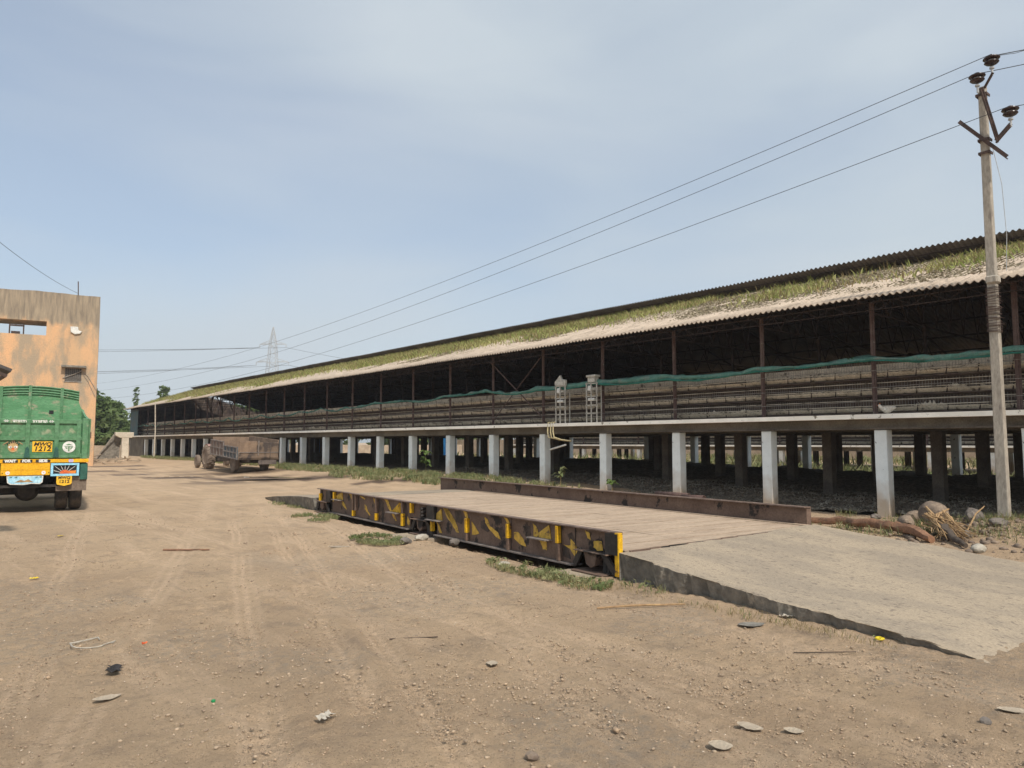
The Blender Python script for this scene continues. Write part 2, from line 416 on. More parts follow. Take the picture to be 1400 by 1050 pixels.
def ground_mat():
    m = bpy.data.materials.new('packed_dirt'); m.use_nodes = True
    t = m.node_tree; N = t.nodes; L = t.links; p = N['Principled BSDF']
    geo = N.new('ShaderNodeNewGeometry')
    def noise(sc, dt=6, rough=.6, vec=None, dist=0):
        n = N.new('ShaderNodeTexNoise'); n.inputs['Scale'].default_value = sc; n.inputs['Detail'].default_value = dt
        n.inputs['Roughness'].default_value = rough; n.inputs['Distortion'].default_value = dist
        L.new(vec or geo.outputs['Position'], n.inputs['Vector']); return n.outputs['Fac']
    def rng(v, lo, hi, a=0., b=1.):
        r = N.new('ShaderNodeMapRange'); r.interpolation_type = 'SMOOTHSTEP'
        for k, q in zip(('From Min','From Max','To Min','To Max'), (lo, hi, a, b)): r.inputs[k].default_value = q
        L.new(v, r.inputs['Value']); return r.outputs['Result']
    def mixc(f, a, b):
        x = N.new('ShaderNodeMix'); x.data_type = 'RGBA'
        for k, q in (('A', a), ('B', b)):
            if isinstance(q, tuple): x.inputs[k].default_value = (*q, 1)
            else: L.new(q, x.inputs[k])
        if isinstance(f, float): x.inputs['Factor'].default_value = f
        else: L.new(f, x.inputs['Factor'])
        return x.outputs['Result']
    mpn = N.new('ShaderNodeMapping'); mpn.inputs['Rotation'].default_value = (0, 0, R(18.4)); mpn.inputs['Scale'].default_value = (1, .10, 1)
    L.new(geo.outputs['Position'], mpn.inputs['Vector'])
    c = mixc(rng(noise(.55, 5), .36, .64), (0.583,0.422,0.270), (0.494,0.353,0.227))
    c = mixc(rng(noise(1.9, 7, .7), .50, .70), c, (0.388,0.287,0.196))
    c = mixc(rng(noise(.32, 6, .65, dist=.5), .56, .70, 0, .55), c, (0.460,0.361,0.259))
    c = mixc(rng(noise(1.6, 7, .7, mpn.outputs['Vector']), .50, .66, 0, .65), c, (0.673,0.493,0.330))
    c = mixc(rng(noise(4.5, 7, .7, mpn.outputs['Vector']), .56, .68, 0, .45), c, (0.370,0.274,0.193))
    at_ = N.new('ShaderNodeAttribute'); at_.attribute_name = 'track'
    c = mixc(at_.outputs['Fac'], c, (0.673,0.493,0.330))
    c = mixc(rng(noise(14, 8, .72), .52, .72, 0, .75), c, (0.325,0.235,0.160))
    c = mixc(rng(noise(48, 6, .8), .57, .66, 0, .85), c, (0.213,0.153,0.105))  # dark speckle painted in for the tiny shadows between grains
    c = mixc(rng(noise(75, 5, .8), .58, .68, 0, .9), c, (0.763,0.613,0.451))
    vo = N.new('ShaderNodeTexVoronoi'); vo.inputs['Scale'].default_value = 42
    L.new(geo.outputs['Position'], vo.inputs['Vector'])
    c = mixc(rng(vo.outputs['Distance'], .10, .22, .7, 0), c, (0.224,0.164,0.116))
    aw = N.new('ShaderNodeAttribute'); aw.attribute_name = 'wet_shade'
    ag = N.new('ShaderNodeAttribute'); ag.attribute_name = 'grey'
    gf = N.new('ShaderNodeMath'); gf.operation = 'MULTIPLY'
    L.new(ag.outputs['Fac'], gf.inputs[0]); L.new(rng(noise(11, 8, .85), .44, .64, 0, .7), gf.inputs[1])
    c = mixc(gf.outputs[0], c, (0.348,0.290,0.226))
    c = mixc(aw.outputs['Fac'], c, (.075,.048,.034))
    L.new(c, p.inputs['Base Color'])
    rr = N.new('ShaderNodeMapRange'); rr.inputs['To Min'].default_value = .95; rr.inputs['To Max'].default_value = .45
    L.new(aw.outputs['Fac'], rr.inputs['Value']); L.new(rr.outputs['Result'], p.inputs['Roughness'])
    p.inputs['Specular IOR Level'].default_value = .25
    b1 = N.new('ShaderNodeBump'); b1.inputs['Strength'].default_value = 1.0; b1.inputs['Distance'].default_value = .05
    L.new(noise(12, 10, .8), b1.inputs['Height'])
    b2 = N.new('ShaderNodeBump'); b2.inputs['Strength'].default_value = 1.0; b2.inputs['Distance'].default_value = .015
    L.new(noise(70, 5, .7), b2.inputs['Height']); L.new(b1.outputs['Normal'], b2.inputs['Normal'])
    L.new(b2.outputs['Normal'], p.inputs['Normal'])
    return m

def blob(X, Y, cx, cy, rx, ry, ang=0, seed=1, rag=.5):
    c, s = math.cos(ang), math.sin(ang)
    u = ((X - cx) * c + (Y - cy) * s) / rx; v = (-(X - cx) * s + (Y - cy) * c) / ry
    d = np.sqrt(u * u + v * v) + rag * fbm(X * 1.6, Y * 1.6, 4, seed)
    return sm((1.15 - d) / .35)

def make_ground():
    xs = axis(-2500, -.4, 8.4, 2500, .034, 1.055)
    ys = axis(-2500, .9, 12.5, 2500, .034, 1.055)
    X, Y = np.meshgrid(xs, ys)
    Z = gz(X, Y)
    near = sm((60 - np.hypot(X, Y)) / 40)
    Z = Z + near * (.05 * fbm(X * .35, Y * .35, 3, 3) + .018 * fbm(X * 1.7, Y * 1.7, 3, 9))
    fine = sm((22 - np.hypot(X - 2, Y - 4)) / 12)
    rag = sm((fbm(X * .9, Y * .9, 3, 40) + .25) / .5)
    Z = Z + fine * (.016 * fbm(X * 5, Y * 5, 3, 21) + (.004 + .020 * rag) * fbm(X * 14, Y * 14, 2, 31))
    # wheel tracks: long shallow ruts sweeping across the yard
    TRK = np.zeros_like(X)
    for (x0, sl, cv, w, dep, sd) in ((.24, .33, 0, .13, .020, 1), (.92, .33, 0, .11, .028, 2), (1.30, .33, 0, .10, .024, 3), (2.35, .31, 0, .12, .014, 5), (2.75, .31, 0, .10, .012, 6), (-1.0, .36, 0, .14, .012, 7), (4.6, -.12, .004, .13, .014, 8), (5.0, -.12, .004, .10, .012, 9), (-.5, .2, .0, .12, .012, 10)):
        cx = x0 + sl * Y + cv * Y * Y + .12 * fbm(Y * .4, Y * 0 + sd, 2, sd)
        t = (X - cx) / w
        m_ = sm((fbm(X * .8, Y * .8, 2, 50 + sd) + .3) / .3) * sm((30 - Y) / 12)
        stri = .5 + .5 * np.sin(t * 7 + 2 * fbm(Y * .8, X * 0, 2, sd)) 
        TRK = np.maximum(TRK, m_ * np.exp(-t ** 4 * .4) * (.15 + .8 * stri) * .85)
        Z = Z - dep * m_ * np.exp(-t * t) + .5 * dep * m_ * np.exp(-(np.abs(t) - 1.7) ** 2 * 4) + .3 * dep * m_ * np.exp(-t * t) * np.sin(Y * 55 + 3 * t)
    # hollow under the weighbridge and the ramp kept flat
    a = R(5.2); u = X * math.sin(a) + Y * math.cos(a); v = X * math.cos(a) - Y * math.sin(a)
    Z = Z - .15 * sm((v - 5.85) / .55) * sm((11.2 - v) / .4) * sm((u - 6.95) / .5) * sm((17.4 - u) / .5)
    Z = Z - .05 * sm((v - 6.25) / .12) * sm((11.1 - v) / .3) * sm((u - 2.9) / .3) * sm((7 - u) / .1)
    V = np.stack([X, Y, Z], -1).reshape(-1, 3)
    ny, nx = X.shape
    i = np.arange(ny - 1)[:, None] * nx + np.arange(nx - 1)[None, :]
    F = np.stack([i, i + 1, i + nx + 1, i + nx], -1).reshape(-1, 4)
    o = np_mesh('ground', V, F, ground_mat(), None, True)
    wet_shade = np.zeros_like(X)
    for q in ((11.7, 31.5, 2.6, .55, -.9, 2), (10.6, 35.2, 2.6, .35, -.2, 3), (13.2, 29.5, 2.2, .7, -.95, 4), (12.9, 36.4, 1.4, .9, 0, 5), (9.5, 40.0, 2.4, .4, .1, 6), (12.0, 47, 2.5, .6, .2, 7), (7.4, 39.0, 1.6, .4, .3, 8), (14.0, 24.3, 1.2, .5, -.9, 11), (8.3, 44, 1.2, .8, 0, 12), (10.5, 52, 2.2, .5, .1, 13)):
        wet_shade = np.maximum(wet_shade, blob(X, Y, *q[:5], seed=q[5], rag=.9))
    wet_shade = np.maximum(wet_shade, .8 * sm((fbm(X * .35, Y * .9, 4, 61) + .14) / .22) * sm((Y - 27) / 5) * sm((48 - Y) / 12) * sm((X - 7.5) / 2) * sm((15.2 - X) / .8))
    wet_shade *= .9
    wet_shade = np.maximum(wet_shade, .55 * sm((u - 6.8) / .3) * sm((17.6 - u) / .3) * sm((v - 6.1) / .3) * sm((11.2 - v) / .3))  # shade under the weighbridge painted into the same mask as the damp
    grey = np.zeros_like(X)
    for q in ((1.95, 6.4, .5, .8, .2, 21), (2.5, 5.4, .5, .5, 0, 22), (5.6, 4.4, .8, .5, .3, 23), (4.3, 6.9, .9, .9, 0, 24), (6.3, 1.5, 1.8, 1.1, .6, 25), (5.2, 6.8, .5, .5, 0, 26), (3.2, 3.1, .6, .6, 0, 27), (4.9, 9.6, 1.2, .6, 0, 28), (.6, 9, 1.2, 2.2, 0, 29)):
        grey = np.maximum(grey, blob(X, Y, *q[:5], seed=q[5], rag=.8))
    grey = np.maximum(grey, sm((X - 13.5) / 2.5) * sm((Y + 10) / 3) * .7)
    for nm, arr in (('wet_shade', wet_shade), ('grey', grey), ('track', TRK)):
        at = o.data.attributes.new(nm, 'FLOAT', 'POINT'); at.data.foreach_set('value', arr.ravel().astype(np.float32))
    tag(o, 'packed brown dirt yard with wheel tracks, damp stains and shade painted under the weighbridge', None, None, 'structure')
    return o
make_ground()

# puddles
def puddle(cx, cy, rx, ry, ang, seed, label):
    rnd = random.Random(seed); mb = MB(); n = 40; vs = []
    for i in range(n):
        a = 2 * math.pi * i / n
        r = 1 + .28 * math.sin(3 * a + seed) + .15 * math.sin(7 * a + 2 * seed) + rnd.uniform(-.08, .08)
        x, y = rx * r * math.cos(a), ry * r * math.sin(a)
        vs.append((cx + x * math.cos(ang) - y * math.sin(ang), cy + x * math.sin(ang) + y * math.cos(ang), 0))
    zc = max(G(v[0], v[1]) for v in vs) - .005
    mb.add([(v[0], v[1], zc + .03) for v in vs], [tuple(range(n))])
    tag(mb.build('puddle', M['water']), label, None, 'puddles on the yard', 'structure')
M['water'] = mat('water', (.045,.035,.028), None, .04, spec=.8)
puddle(11.95, 31.1, 1.7, .34, -.95, 2, 'dark puddle in front of the tractor trailer')
puddle(9.9, 35.9, 1.5, .12, -.35, 3, 'thin strip of water left of the tractor trailer')

# ---------------------------------------------------------------- blades, pebbles
def blades(name, P, h, w, material, seed=1, lean=.35, parent=None, hv=.5, seg=2):
    rs = np.random.RandomState(seed); n = len(P)
    P = np.asarray(P, float)
    H = h * (1 - hv + 2 * hv * rs.rand(n)); a = rs.rand(n) * 6.283; b = rs.rand(n) * 6.283
    L_ = lean * H * (0.3 + rs.rand(n))
    side = np.stack([np.cos(a), np.sin(a), np.zeros(n)], -1) * (w * (.6 + .8 * rs.rand(n)))[:, None] * .5
    bend = np.stack([np.cos(b), np.sin(b), np.zeros(n)], -1) * L_[:, None]
    up = np.stack([np.zeros(n), np.zeros(n), H], -1)
    v0 = P - side; v1 = P + side
    mid = P + up * .55 + bend * .35
    v2 = mid + side * .8; v3 = mid - side * .8
    v4 = P + up + bend
    V = np.stack([v0, v1, v2, v3, v4], 1).reshape(-1, 3)
    k = np.arange(n)[:, None] * 5
    F = np.concatenate([k + [0, 1, 2], k + [0, 2, 3], k + [3, 2, 4]], 0)
    return np_mesh(name, V, F, material, parent)

def leafcards(name, P, size, material, parent=None, seed=1, flat=.3):
    rs = np.random.RandomState(seed); n = len(P); P = np.asarray(P, float)
    d = rs.normal(size=(n, 3)); d[:, 2] *= (1 - flat); d /= np.linalg.norm(d, axis=1)[:, None]
    e = rs.normal(size=(n, 3)); e -= (e * d).sum(1)[:, None] * d; e /= np.linalg.norm(e, axis=1)[:, None]
    s = size * (.5 + rs.rand(n))[:, None]
    V = np.stack([P - d * s, P + e * s * .38, P + d * s, P - e * s * .38], 1).reshape(-1, 3)
    k = np.arange(n)[:, None] * 4
    return np_mesh(name, V, k + [0, 1, 2, 3], material, parent)

ICO = None
def stones(name, P, S, material, seed=1, parent=None):
    bm = bmesh.new(); bmesh.ops.create_icosphere(bm, subdivisions=1, radius=1)
    bv = np.array([v.co[:] for v in bm.verts]); bf = np.array([[v.index for v in f.verts] for f in bm.faces]); bm.free()
    rs = np.random.RandomState(seed); n = len(P)
    sc = np.stack([1 + .5 * rs.rand(n), .7 + .4 * rs.rand(n), .45 + .35 * rs.rand(n)], -1) * np.asarray(S)[:, None]
    ang = rs.rand(n) * 6.28; c, s = np.cos(ang)[:, None], np.sin(ang)[:, None]
    v = bv[None] * (1 + .35 * (rs.rand(n, len(bv), 1) - .5)) * sc[:, None, :]
    vx = v[..., 0] * c - v[..., 1] * s; vy = v[..., 0] * s + v[..., 1] * c
    V = np.stack([vx, vy, v[..., 2]], -1) + np.asarray(P)[:, None, :]
    F = (bf[None] + (np.arange(n) * len(bv))[:, None, None]).reshape(-1, 3)
    return np_mesh(name, V.reshape(-1, 3), F, material, parent)

rs = np.random.RandomState(5)
n = 90000
d_ = 2.6 + 17 * rs.rand(n) ** 1.6; an = R(2) + R(76) * rs.rand(n)
px_, py_ = d_ * np.sin(an), d_ * np.cos(an)
den = fbm(px_ * .8, py_ * .8, 3, 77) + .6 * fbm(px_ * .25, py_ * .25, 2, 78)
keep = (den + .5 * rs.rand(n) > .14)
a5 = R(5.2); vv = px_ * math.cos(a5) - py_ * math.sin(a5); uu = px_ * math.sin(a5) + py_ * math.cos(a5)
keep &= ~((vv > 6.0) & (vv < 11) & (uu > 2.4) & (uu < 18))
px_, py_ = px_[keep], py_[keep]
S_ = .0022 + .0055 * rs.rand(len(px_)) ** 3 + .014 * (rs.rand(len(px_)) > .995) * rs.rand(len(px_))
S_ *= (1 + .03 * np.hypot(px_, py_))
mz = gz(px_, py_) + .05 * fbm(px_ * .35, py_ * .35, 3, 3) + .018 * fbm(px_ * 1.7, py_ * 1.7, 3, 9)
pm = mat('pebble', (.44,.32,.21), (.29,.21,.145), .95, 25, c3=(.60,.50,.38), s3=17, t3=(.58,.62), coord='Object')
tag(stones('gravel', np.stack([px_, py_, mz + S_ * .2], -1), S_, pm, 3), 'loose small stones and crumbs scattered on the dirt', None, None, 'stuff')

# clusters of dirt clods
cx_, cy_, cs_ = [], [], []
for k in range(110):
    dd = 3 + 11 * rs.rand() ** 1.4; aa = R(4) + R(74) * rs.rand(); x0, y0 = dd * math.sin(aa), dd * math.cos(aa); sp = .08 + .35 * rs.rand(); m_ = int(20 + 70 * rs.rand())
    cx_ += list(x0 + sp * rs.normal(size=m_)); cy_ += list(y0 + 1.6 * sp * rs.normal(size=m_)); cs_ += list(.0035 + .011 * rs.rand(m_) ** 2.2)
cx_, cy_, cs_ = map(np.array, (cx_, cy_, cs_))
v_ = cx_ * math.cos(a5) - cy_ * math.sin(a5); u_ = cx_ * math.sin(a5) + cy_ * math.cos(a5)
k_ = ~((v_ > 5.95) & (v_ < 11) & (u_ > 2.4)); cx_, cy_, cs_ = cx_[k_], cy_[k_], cs_[k_]
cz_ = gz(cx_, cy_) + .05 * fbm(cx_ * .35, cy_ * .35, 3, 3) + .018 * fbm(cx_ * 1.7, cy_ * 1.7, 3, 9) + cs_ * .35
tag(stones('dirt_clods', np.stack([cx_, cy_, cz_], -1), cs_, mat('clod', (.42,.32,.22), (.29,.22,.155), .95, 9), 8), 'clusters of small brown dirt clods on the packed yard', None, None, 'stuff')

def GZ(x, y):
    return float(gz(x, y) + .05 * fbm(x * .35, y * .35, 3, 3) + .018 * fbm(x * 1.7, y * 1.7, 3, 9))
# ---------------------------------------------------------------- poultry shed
def corrugated(name, X0, Z0, X1, Z1, Y0, Y1, material, parent, org, pitch=.146, amp=.026, nx=8, under=None, jag=.02, seed=1):
    n = int((Y1 - Y0) / pitch); k = 8 if pitch < .2 else 6
    ys = np.linspace(Y0, Y0 + n * pitch, n * k + 1)
    t = np.linspace(0, 1, nx)
    T, Yg = np.meshgrid(t, ys)
    rs = np.random.RandomState(seed)
    sheet = np.floor((Yg - Y0) / (pitch * 7))
    off = jag * (hash2(sheet, sheet * 0, seed) - .5)
    Xg = X0 + (X1 - X0) * T + off * (1 - T)
    Zg = Z0 + (Z1 - Z0) * T + amp * np.cos((Yg - Y0) / pitch * 2 * math.pi) + .03 * fbm(Yg * .25, T * 3, 2, seed) + .012 * hash2(sheet, np.floor(T * 2.99), seed + 3)
    V = np.stack([Xg - org[0], Yg - org[1], Zg - org[2]], -1).reshape(-1, 3)
    m = nx; N_ = len(ys)
    i = np.arange(N_ - 1)[:, None] * m + np.arange(m - 1)[None]
    F = np.stack([i, i + 1, i + m + 1, i + m], -1).reshape(-1, 4)
    o = np_mesh(name, V, F, material, parent, True)
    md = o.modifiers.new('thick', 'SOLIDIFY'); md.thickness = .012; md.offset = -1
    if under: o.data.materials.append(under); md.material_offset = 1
    return o

def build_shed(X0, Y0, Y1, zs, zg, rows, label, detail):
    org = (X0, (Y0 + Y1) / 2, 0)
    root = empty('poultry_shed', org, 0, label, 'shed', None)
    rel = lambda x: X0 + x                      # x measured from the front column line
    W = rows[-1]
    ycols = []
    y = 7.46
    while y - 2.8 > Y0: y -= 2.8
    while y < Y1: ycols.append(y); y += 2.8
    ze = zs + 2.52                              # eave height
    # floor slab with its white painted edge, long beam under it
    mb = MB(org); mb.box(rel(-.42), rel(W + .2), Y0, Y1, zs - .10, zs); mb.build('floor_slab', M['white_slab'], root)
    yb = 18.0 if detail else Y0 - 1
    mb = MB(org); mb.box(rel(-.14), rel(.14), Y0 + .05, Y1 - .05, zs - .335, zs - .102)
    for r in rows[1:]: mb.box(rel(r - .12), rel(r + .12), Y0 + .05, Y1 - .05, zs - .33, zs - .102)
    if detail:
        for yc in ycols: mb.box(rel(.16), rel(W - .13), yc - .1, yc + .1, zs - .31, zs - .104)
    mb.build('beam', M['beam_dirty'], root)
    if detail:
        mb = MB(org)
        mb.box(rel(-.20), rel(-.16), Y0, 16.9, zs - .325, zs - .29); mb.build('drip_ledge', M['inner_column'], root)
    # columns
    def col(r, yc, w, mt):
        mb = MB((rel(r), yc, 0)); z0 = min(zg, G(rel(r), yc)) - .25
        rn = random.Random(int(r * 10 + yc * 7)); j = lambda: rn.uniform(-.006, .006)
        vs = []; zz = [z0, .5, 1.1, zs - .5, zs - .34]
        for k, z in enumerate(zz):
            ww = w * (1 + (.04 if k == 0 else 0)) / 2
            for sx, sy in ((-1,-1),(1,-1),(1,1),(-1,1)): vs.append((rel(r) + sx * ww + j(), yc + sy * ww + j(), z))
        fs = [(k*4+i, k*4+(i+1) % 4, k*4+4+(i+1) % 4, k*4+4+i) for k in range(len(zz)-1) for i in range(4)]
        mb.add(vs, fs + [(3,2,1,0), tuple(range(len(vs)-4, len(vs)))])
        o = mb.build('column', mt, root, bevel=.012); o.location = Vector((rel(r), yc, 0)) - Vector(org)
    cnt = 0
    rest = MB(org)
    for ri, r in enumerate(rows):
        for yc in ycols:
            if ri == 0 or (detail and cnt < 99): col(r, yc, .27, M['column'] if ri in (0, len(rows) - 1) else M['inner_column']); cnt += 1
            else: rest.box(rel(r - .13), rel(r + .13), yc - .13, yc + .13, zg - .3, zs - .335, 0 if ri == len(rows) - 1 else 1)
    o = rest.build('column', [M['column'], M['inner_column']], root); o['kind'] = 'stuff'
    # steel posts up to the eave
    for yc in ycols:
        mb = MB(org); y = yc + .2
        lx = random.uniform(-.01, .01)
        mb.box(rel(.07), rel(.17), y - .05, y + .05, zs + .002, zs + .012)
        mb.bar((rel(.12), y, zs + .012), (rel(.12 + lx), y, ze + .03), .10, .035)
        mb.bar((rel(.12), y, zs + .012), (rel(.12 + lx), y, ze + .02), .03, .085)
        mb.build('post', M['post_red'], root)
    if detail:
        for ya, yb_ in ((18.9, 21.7), (52.5, 55.3)):
            mb = MB(org); mb.tube([(rel(.03), ya, zs + .3), (rel(.0), yb_, ze - .15)], .022, 6); mb.build('cross_brace', M['post_red'], root)
            mb = MB(org); mb.tube([(rel(.07), yb_, zs + .1), (rel(.05), ya, ze - .2)], .016, 6); mb.build('cross_brace', M['post_red'], root)
    # light zigzag girder below the eave and the rafters
    mb = MB(org)
    ya = Y0 + .3; up = True
    mb.tube([(rel(-.35), Y0 + .2, ze - .22), (rel(-.35), Y1 - .2, ze - .22)], .012, 5)
    mb.tube([(rel(-.35), Y0 + .2, ze - .04), (rel(-.35), Y1 - .2, ze - .04)], .014, 5)
    while ya < (Y1 if not detail else 40):
        mb.bar((rel(-.35), ya, ze - (.22 if up else .04)), (rel(-.35), ya + .35, ze - (.04 if up else .22)), .012)
        ya += .35; up = not up
    mb.build('eave_girder', M['girder'], root)
    xr = 5.55
    zr = ze - .06 + .335 * (xr + .75)
    for yc in ycols:
        if not detail and int(yc) % 2: continue
        y = yc + .2
        mb = MB(org)
        mb.bar((rel(-.5), y, ze - .03), (rel(xr), y, zr - .12), .05)
        mb.bar((rel(xr), y, zr - .12), (rel(W + .3), y, ze - .05), .05)
        mb.bar((rel(.12), y, ze - .2), (rel(W - .1), y, ze - .3), .04)
        for k in range(6):
            t0 = k / 6; t1 = (k + .5) / 6
            xa = .12 + (xr - .12) * t0; xb = .12 + (xr - .12) * t1; xc = .12 + (xr - .12) * (t0 + 1/6)
            mb.bar((rel(xa), y, ze - .19), (rel(xb), y, ze + .33 * xb + .05), .025); mb.bar((rel(xb), y, ze + .33 * xb + .05), (rel(xc), y, ze - .19), .025)
            xa2 = W - .1 - (W - .1 - xr) * t0; xb2 = W - .1 - (W - .1 - xr) * t1; xc2 = W - .1 - (W - .1 - xr) * (t0 + 1/6)
            mb.bar((rel(xa2), y, ze - .17), (rel(xb2), y, ze + .25 * (W - xb2) - .08), .025); mb.bar((rel(xb2), y, ze + .25 * (W - xb2) - .08), (rel(xc2), y, ze - .17), .025)
        for xq in (rows[1], rows[-2]): mb.bar((rel(xq), y, zs), (rel(xq), y, ze - .18), .07)
        mb.build('truss', M['girder'], root)
    if detail:
        mb = MB(org)
        for x in (1.2, 2.4, 3.6, 4.8): mb.bar((rel(x), Y0 + .3, ze + .335 * (x + .75) - .11), (rel(x), Y1 - .3, ze + .335 * (x + .75) - .11), .05)
        for x in (6.6, 7.8, 9, 10.2, 11.4): mb.bar((rel(x), Y0 + .3, ze + 2.14 - .30 * (x - 4.75) - .1), (rel(x), Y1 - .3, ze + 2.14 - .30 * (x - 4.75) - .1), .05)
        mb.build('purlin', M['girder'], root)
    # roofs
    p = .146 if detail else .3
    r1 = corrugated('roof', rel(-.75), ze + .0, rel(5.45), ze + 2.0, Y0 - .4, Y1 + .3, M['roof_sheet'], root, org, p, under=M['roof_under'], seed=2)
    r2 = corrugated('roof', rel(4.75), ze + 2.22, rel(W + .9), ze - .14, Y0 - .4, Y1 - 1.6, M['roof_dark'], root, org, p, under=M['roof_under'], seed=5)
    r2['label'] = 'dark upper roof sheet with wavy overhanging edge'
    # vent girder in the ridge gap
    if detail:
        mb = MB(org); ya = Y0; up = True
        mb.tube([(rel(4.95), Y0, ze + 2.08), (rel(4.95), Y1 - 1.8, ze + 2.08)], .013, 5)
        while ya < 45:
            mb.bar((rel(4.95 if up else 5.3), ya, ze + (2.1 if up else 1.93)), (rel(5.3 if up else 4.95), ya + .8, ze + (1.93 if up else 2.1)), .014); ya += .8; up = not up
        mb.build('ridge_girder', M['girder'], root)
    # cages in three tiers
    tiers = [zs + .08, zs + .47, zs + .86]
    for ti, z in enumerate(tiers):
        mb = MB(org)
        prof = [(.38, z - .0), (.30, z + .088), (.312, z + .09), (.39, z + .01), (.50, z + .012), (.50, z - .004)]
        seg = Y0 + .2
        while seg < Y1 - .3:
            e = min(seg + 2.42, Y1 - .2); dz = random.uniform(-.012, .012)
            mb.prism([(a, b + dz) for a, b in prof], lambda a, b, t: (rel(a), t, b), seg, e)
            seg = e + .01
        mb.build('feed_trough', M['cage_tray'], root)
        mb = MB(org)
        mb.tube([(rel(.285), Y0 + .2, z + .125), (rel(.285), Y1 - .2, z + .125)], .010, 5)
        if ti: mb.tube([(rel(.27), Y0 + .2, z - .13), (rel(.27), Y1 - .2, z - .13)], .008, 5)
        mb.build('cage_rail', M['cage_tray'], root)
        mb = MB(org); yy = Y0 + .3
        while yy < (Y1 - .3 if not detail else 50):
            mb.bar((rel(.275), yy, z + .16), (rel(.37), yy + .06, z - .01), .02); yy += .61
        mb.build('trough_hook', M['girder'], root)['kind'] = 'stuff'
        # feed heaped along the trough: scalloped line with occasional peaks
        st = .035 if detail else .15
        ys = np.arange(Y0 + .25, Y1 - .25, st)
        hgt = .004 + .030 * np.abs(np.sin(ys * math.pi / .145)) ** .7 * (fbm(ys * .6, ys * 0 + ti * 7, 2, 66) > -.12) + .03 * np.clip(fbm(ys * 1.1, ys * 0 + ti, 3, 60 + ti), 0, 1) \
              + .11 * np.clip(fbm(ys * 2.3, ys * 0 + ti * 3, 2, 70 + ti) - .22, 0, 1) * 2.6 * np.random.RandomState(ti).rand(len(ys))
        n = len(ys)
        A = np.stack([np.full(n, rel(.322)), ys, np.full(n, z + .06)], -1); B = np.stack([np.full(n, rel(.34)), ys, z + .082 + hgt], -1)
        C_ = np.stack([np.full(n, rel(.40)), ys, z + .08 + hgt * .6], -1); D = np.stack([np.full(n, rel(.44)), ys, np.full(n, z + .02)], -1)
        V = np.concatenate([A, B, C_, D]) - np.array(org)
        i = np.arange(n - 1)
        F = np.concatenate([np.stack([i + k * n, i + 1 + k * n, i + 1 + (k + 1) * n, i + (k + 1) * n], -1) for k in range(3)])
        np_mesh('feed', V, F, M['feed'], root)
        # cage front bars
        mb = MB(org); yy = Y0 + .3
        while yy < (30 if detail else Y0):
            mb.add([(rel(.46), yy, z + .10), (rel(.46), yy + .009, z + .10), (rel(.46), yy + .009, z + .37), (rel(.46), yy, z + .37)], [(0,1,2,3)])
            yy += .062
        if mb.v: mb.build('cage_bars', M['wire_light'], root)['kind'] = 'stuff'
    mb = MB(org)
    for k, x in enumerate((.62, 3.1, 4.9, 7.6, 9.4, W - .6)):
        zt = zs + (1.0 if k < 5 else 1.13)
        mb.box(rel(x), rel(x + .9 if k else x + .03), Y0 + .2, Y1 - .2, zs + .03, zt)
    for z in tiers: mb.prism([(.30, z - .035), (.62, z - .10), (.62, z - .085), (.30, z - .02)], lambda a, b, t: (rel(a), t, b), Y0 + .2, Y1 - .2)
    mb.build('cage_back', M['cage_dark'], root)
    mb = MB(org); mb.box(rel(.60), rel(.63), Y0 + .2, Y1 - .2, zs + 1.002, zs + 1.185); mb.build('cage_top', M['cage_tray'], root)
    if detail:
        mb = MB(org); mb.box(rel(W + .1), rel(W + .12), 22, Y1 - .2, zs + .9, ze + .10); mb.build('rear_light_block', M['cage_dark'], root)  # dark sheet added to block daylight through the open back
    # wire lines across the open front
    mb = MB(org)
    for z in (zs + .30, zs + .62, zs + 1.0): 
        pts = [(rel(.02), yy, z + .015 * math.sin(yy * 1.1 + z * 5)) for yy in np.arange(Y0 + .1, Y1, 1.4)]
        mb.tube(pts, .006, 4)
    mb.build('front_wire', M['wire_light'], root)
    return root

rows1 = [0, 2.98, 5.93, 8.93, 11.93]
shed = build_shed(16.77, -6.3, 77.6, 2.27, .25, rows1, 'long raised poultry shed on white columns with grass on its corrugated roof', True)
shed2 = build_shed(41.0, -14.0, 50.0, 1.50, -.2, [0, 4, 8, 12], 'second poultry shed seen between the columns beneath the long one', False)

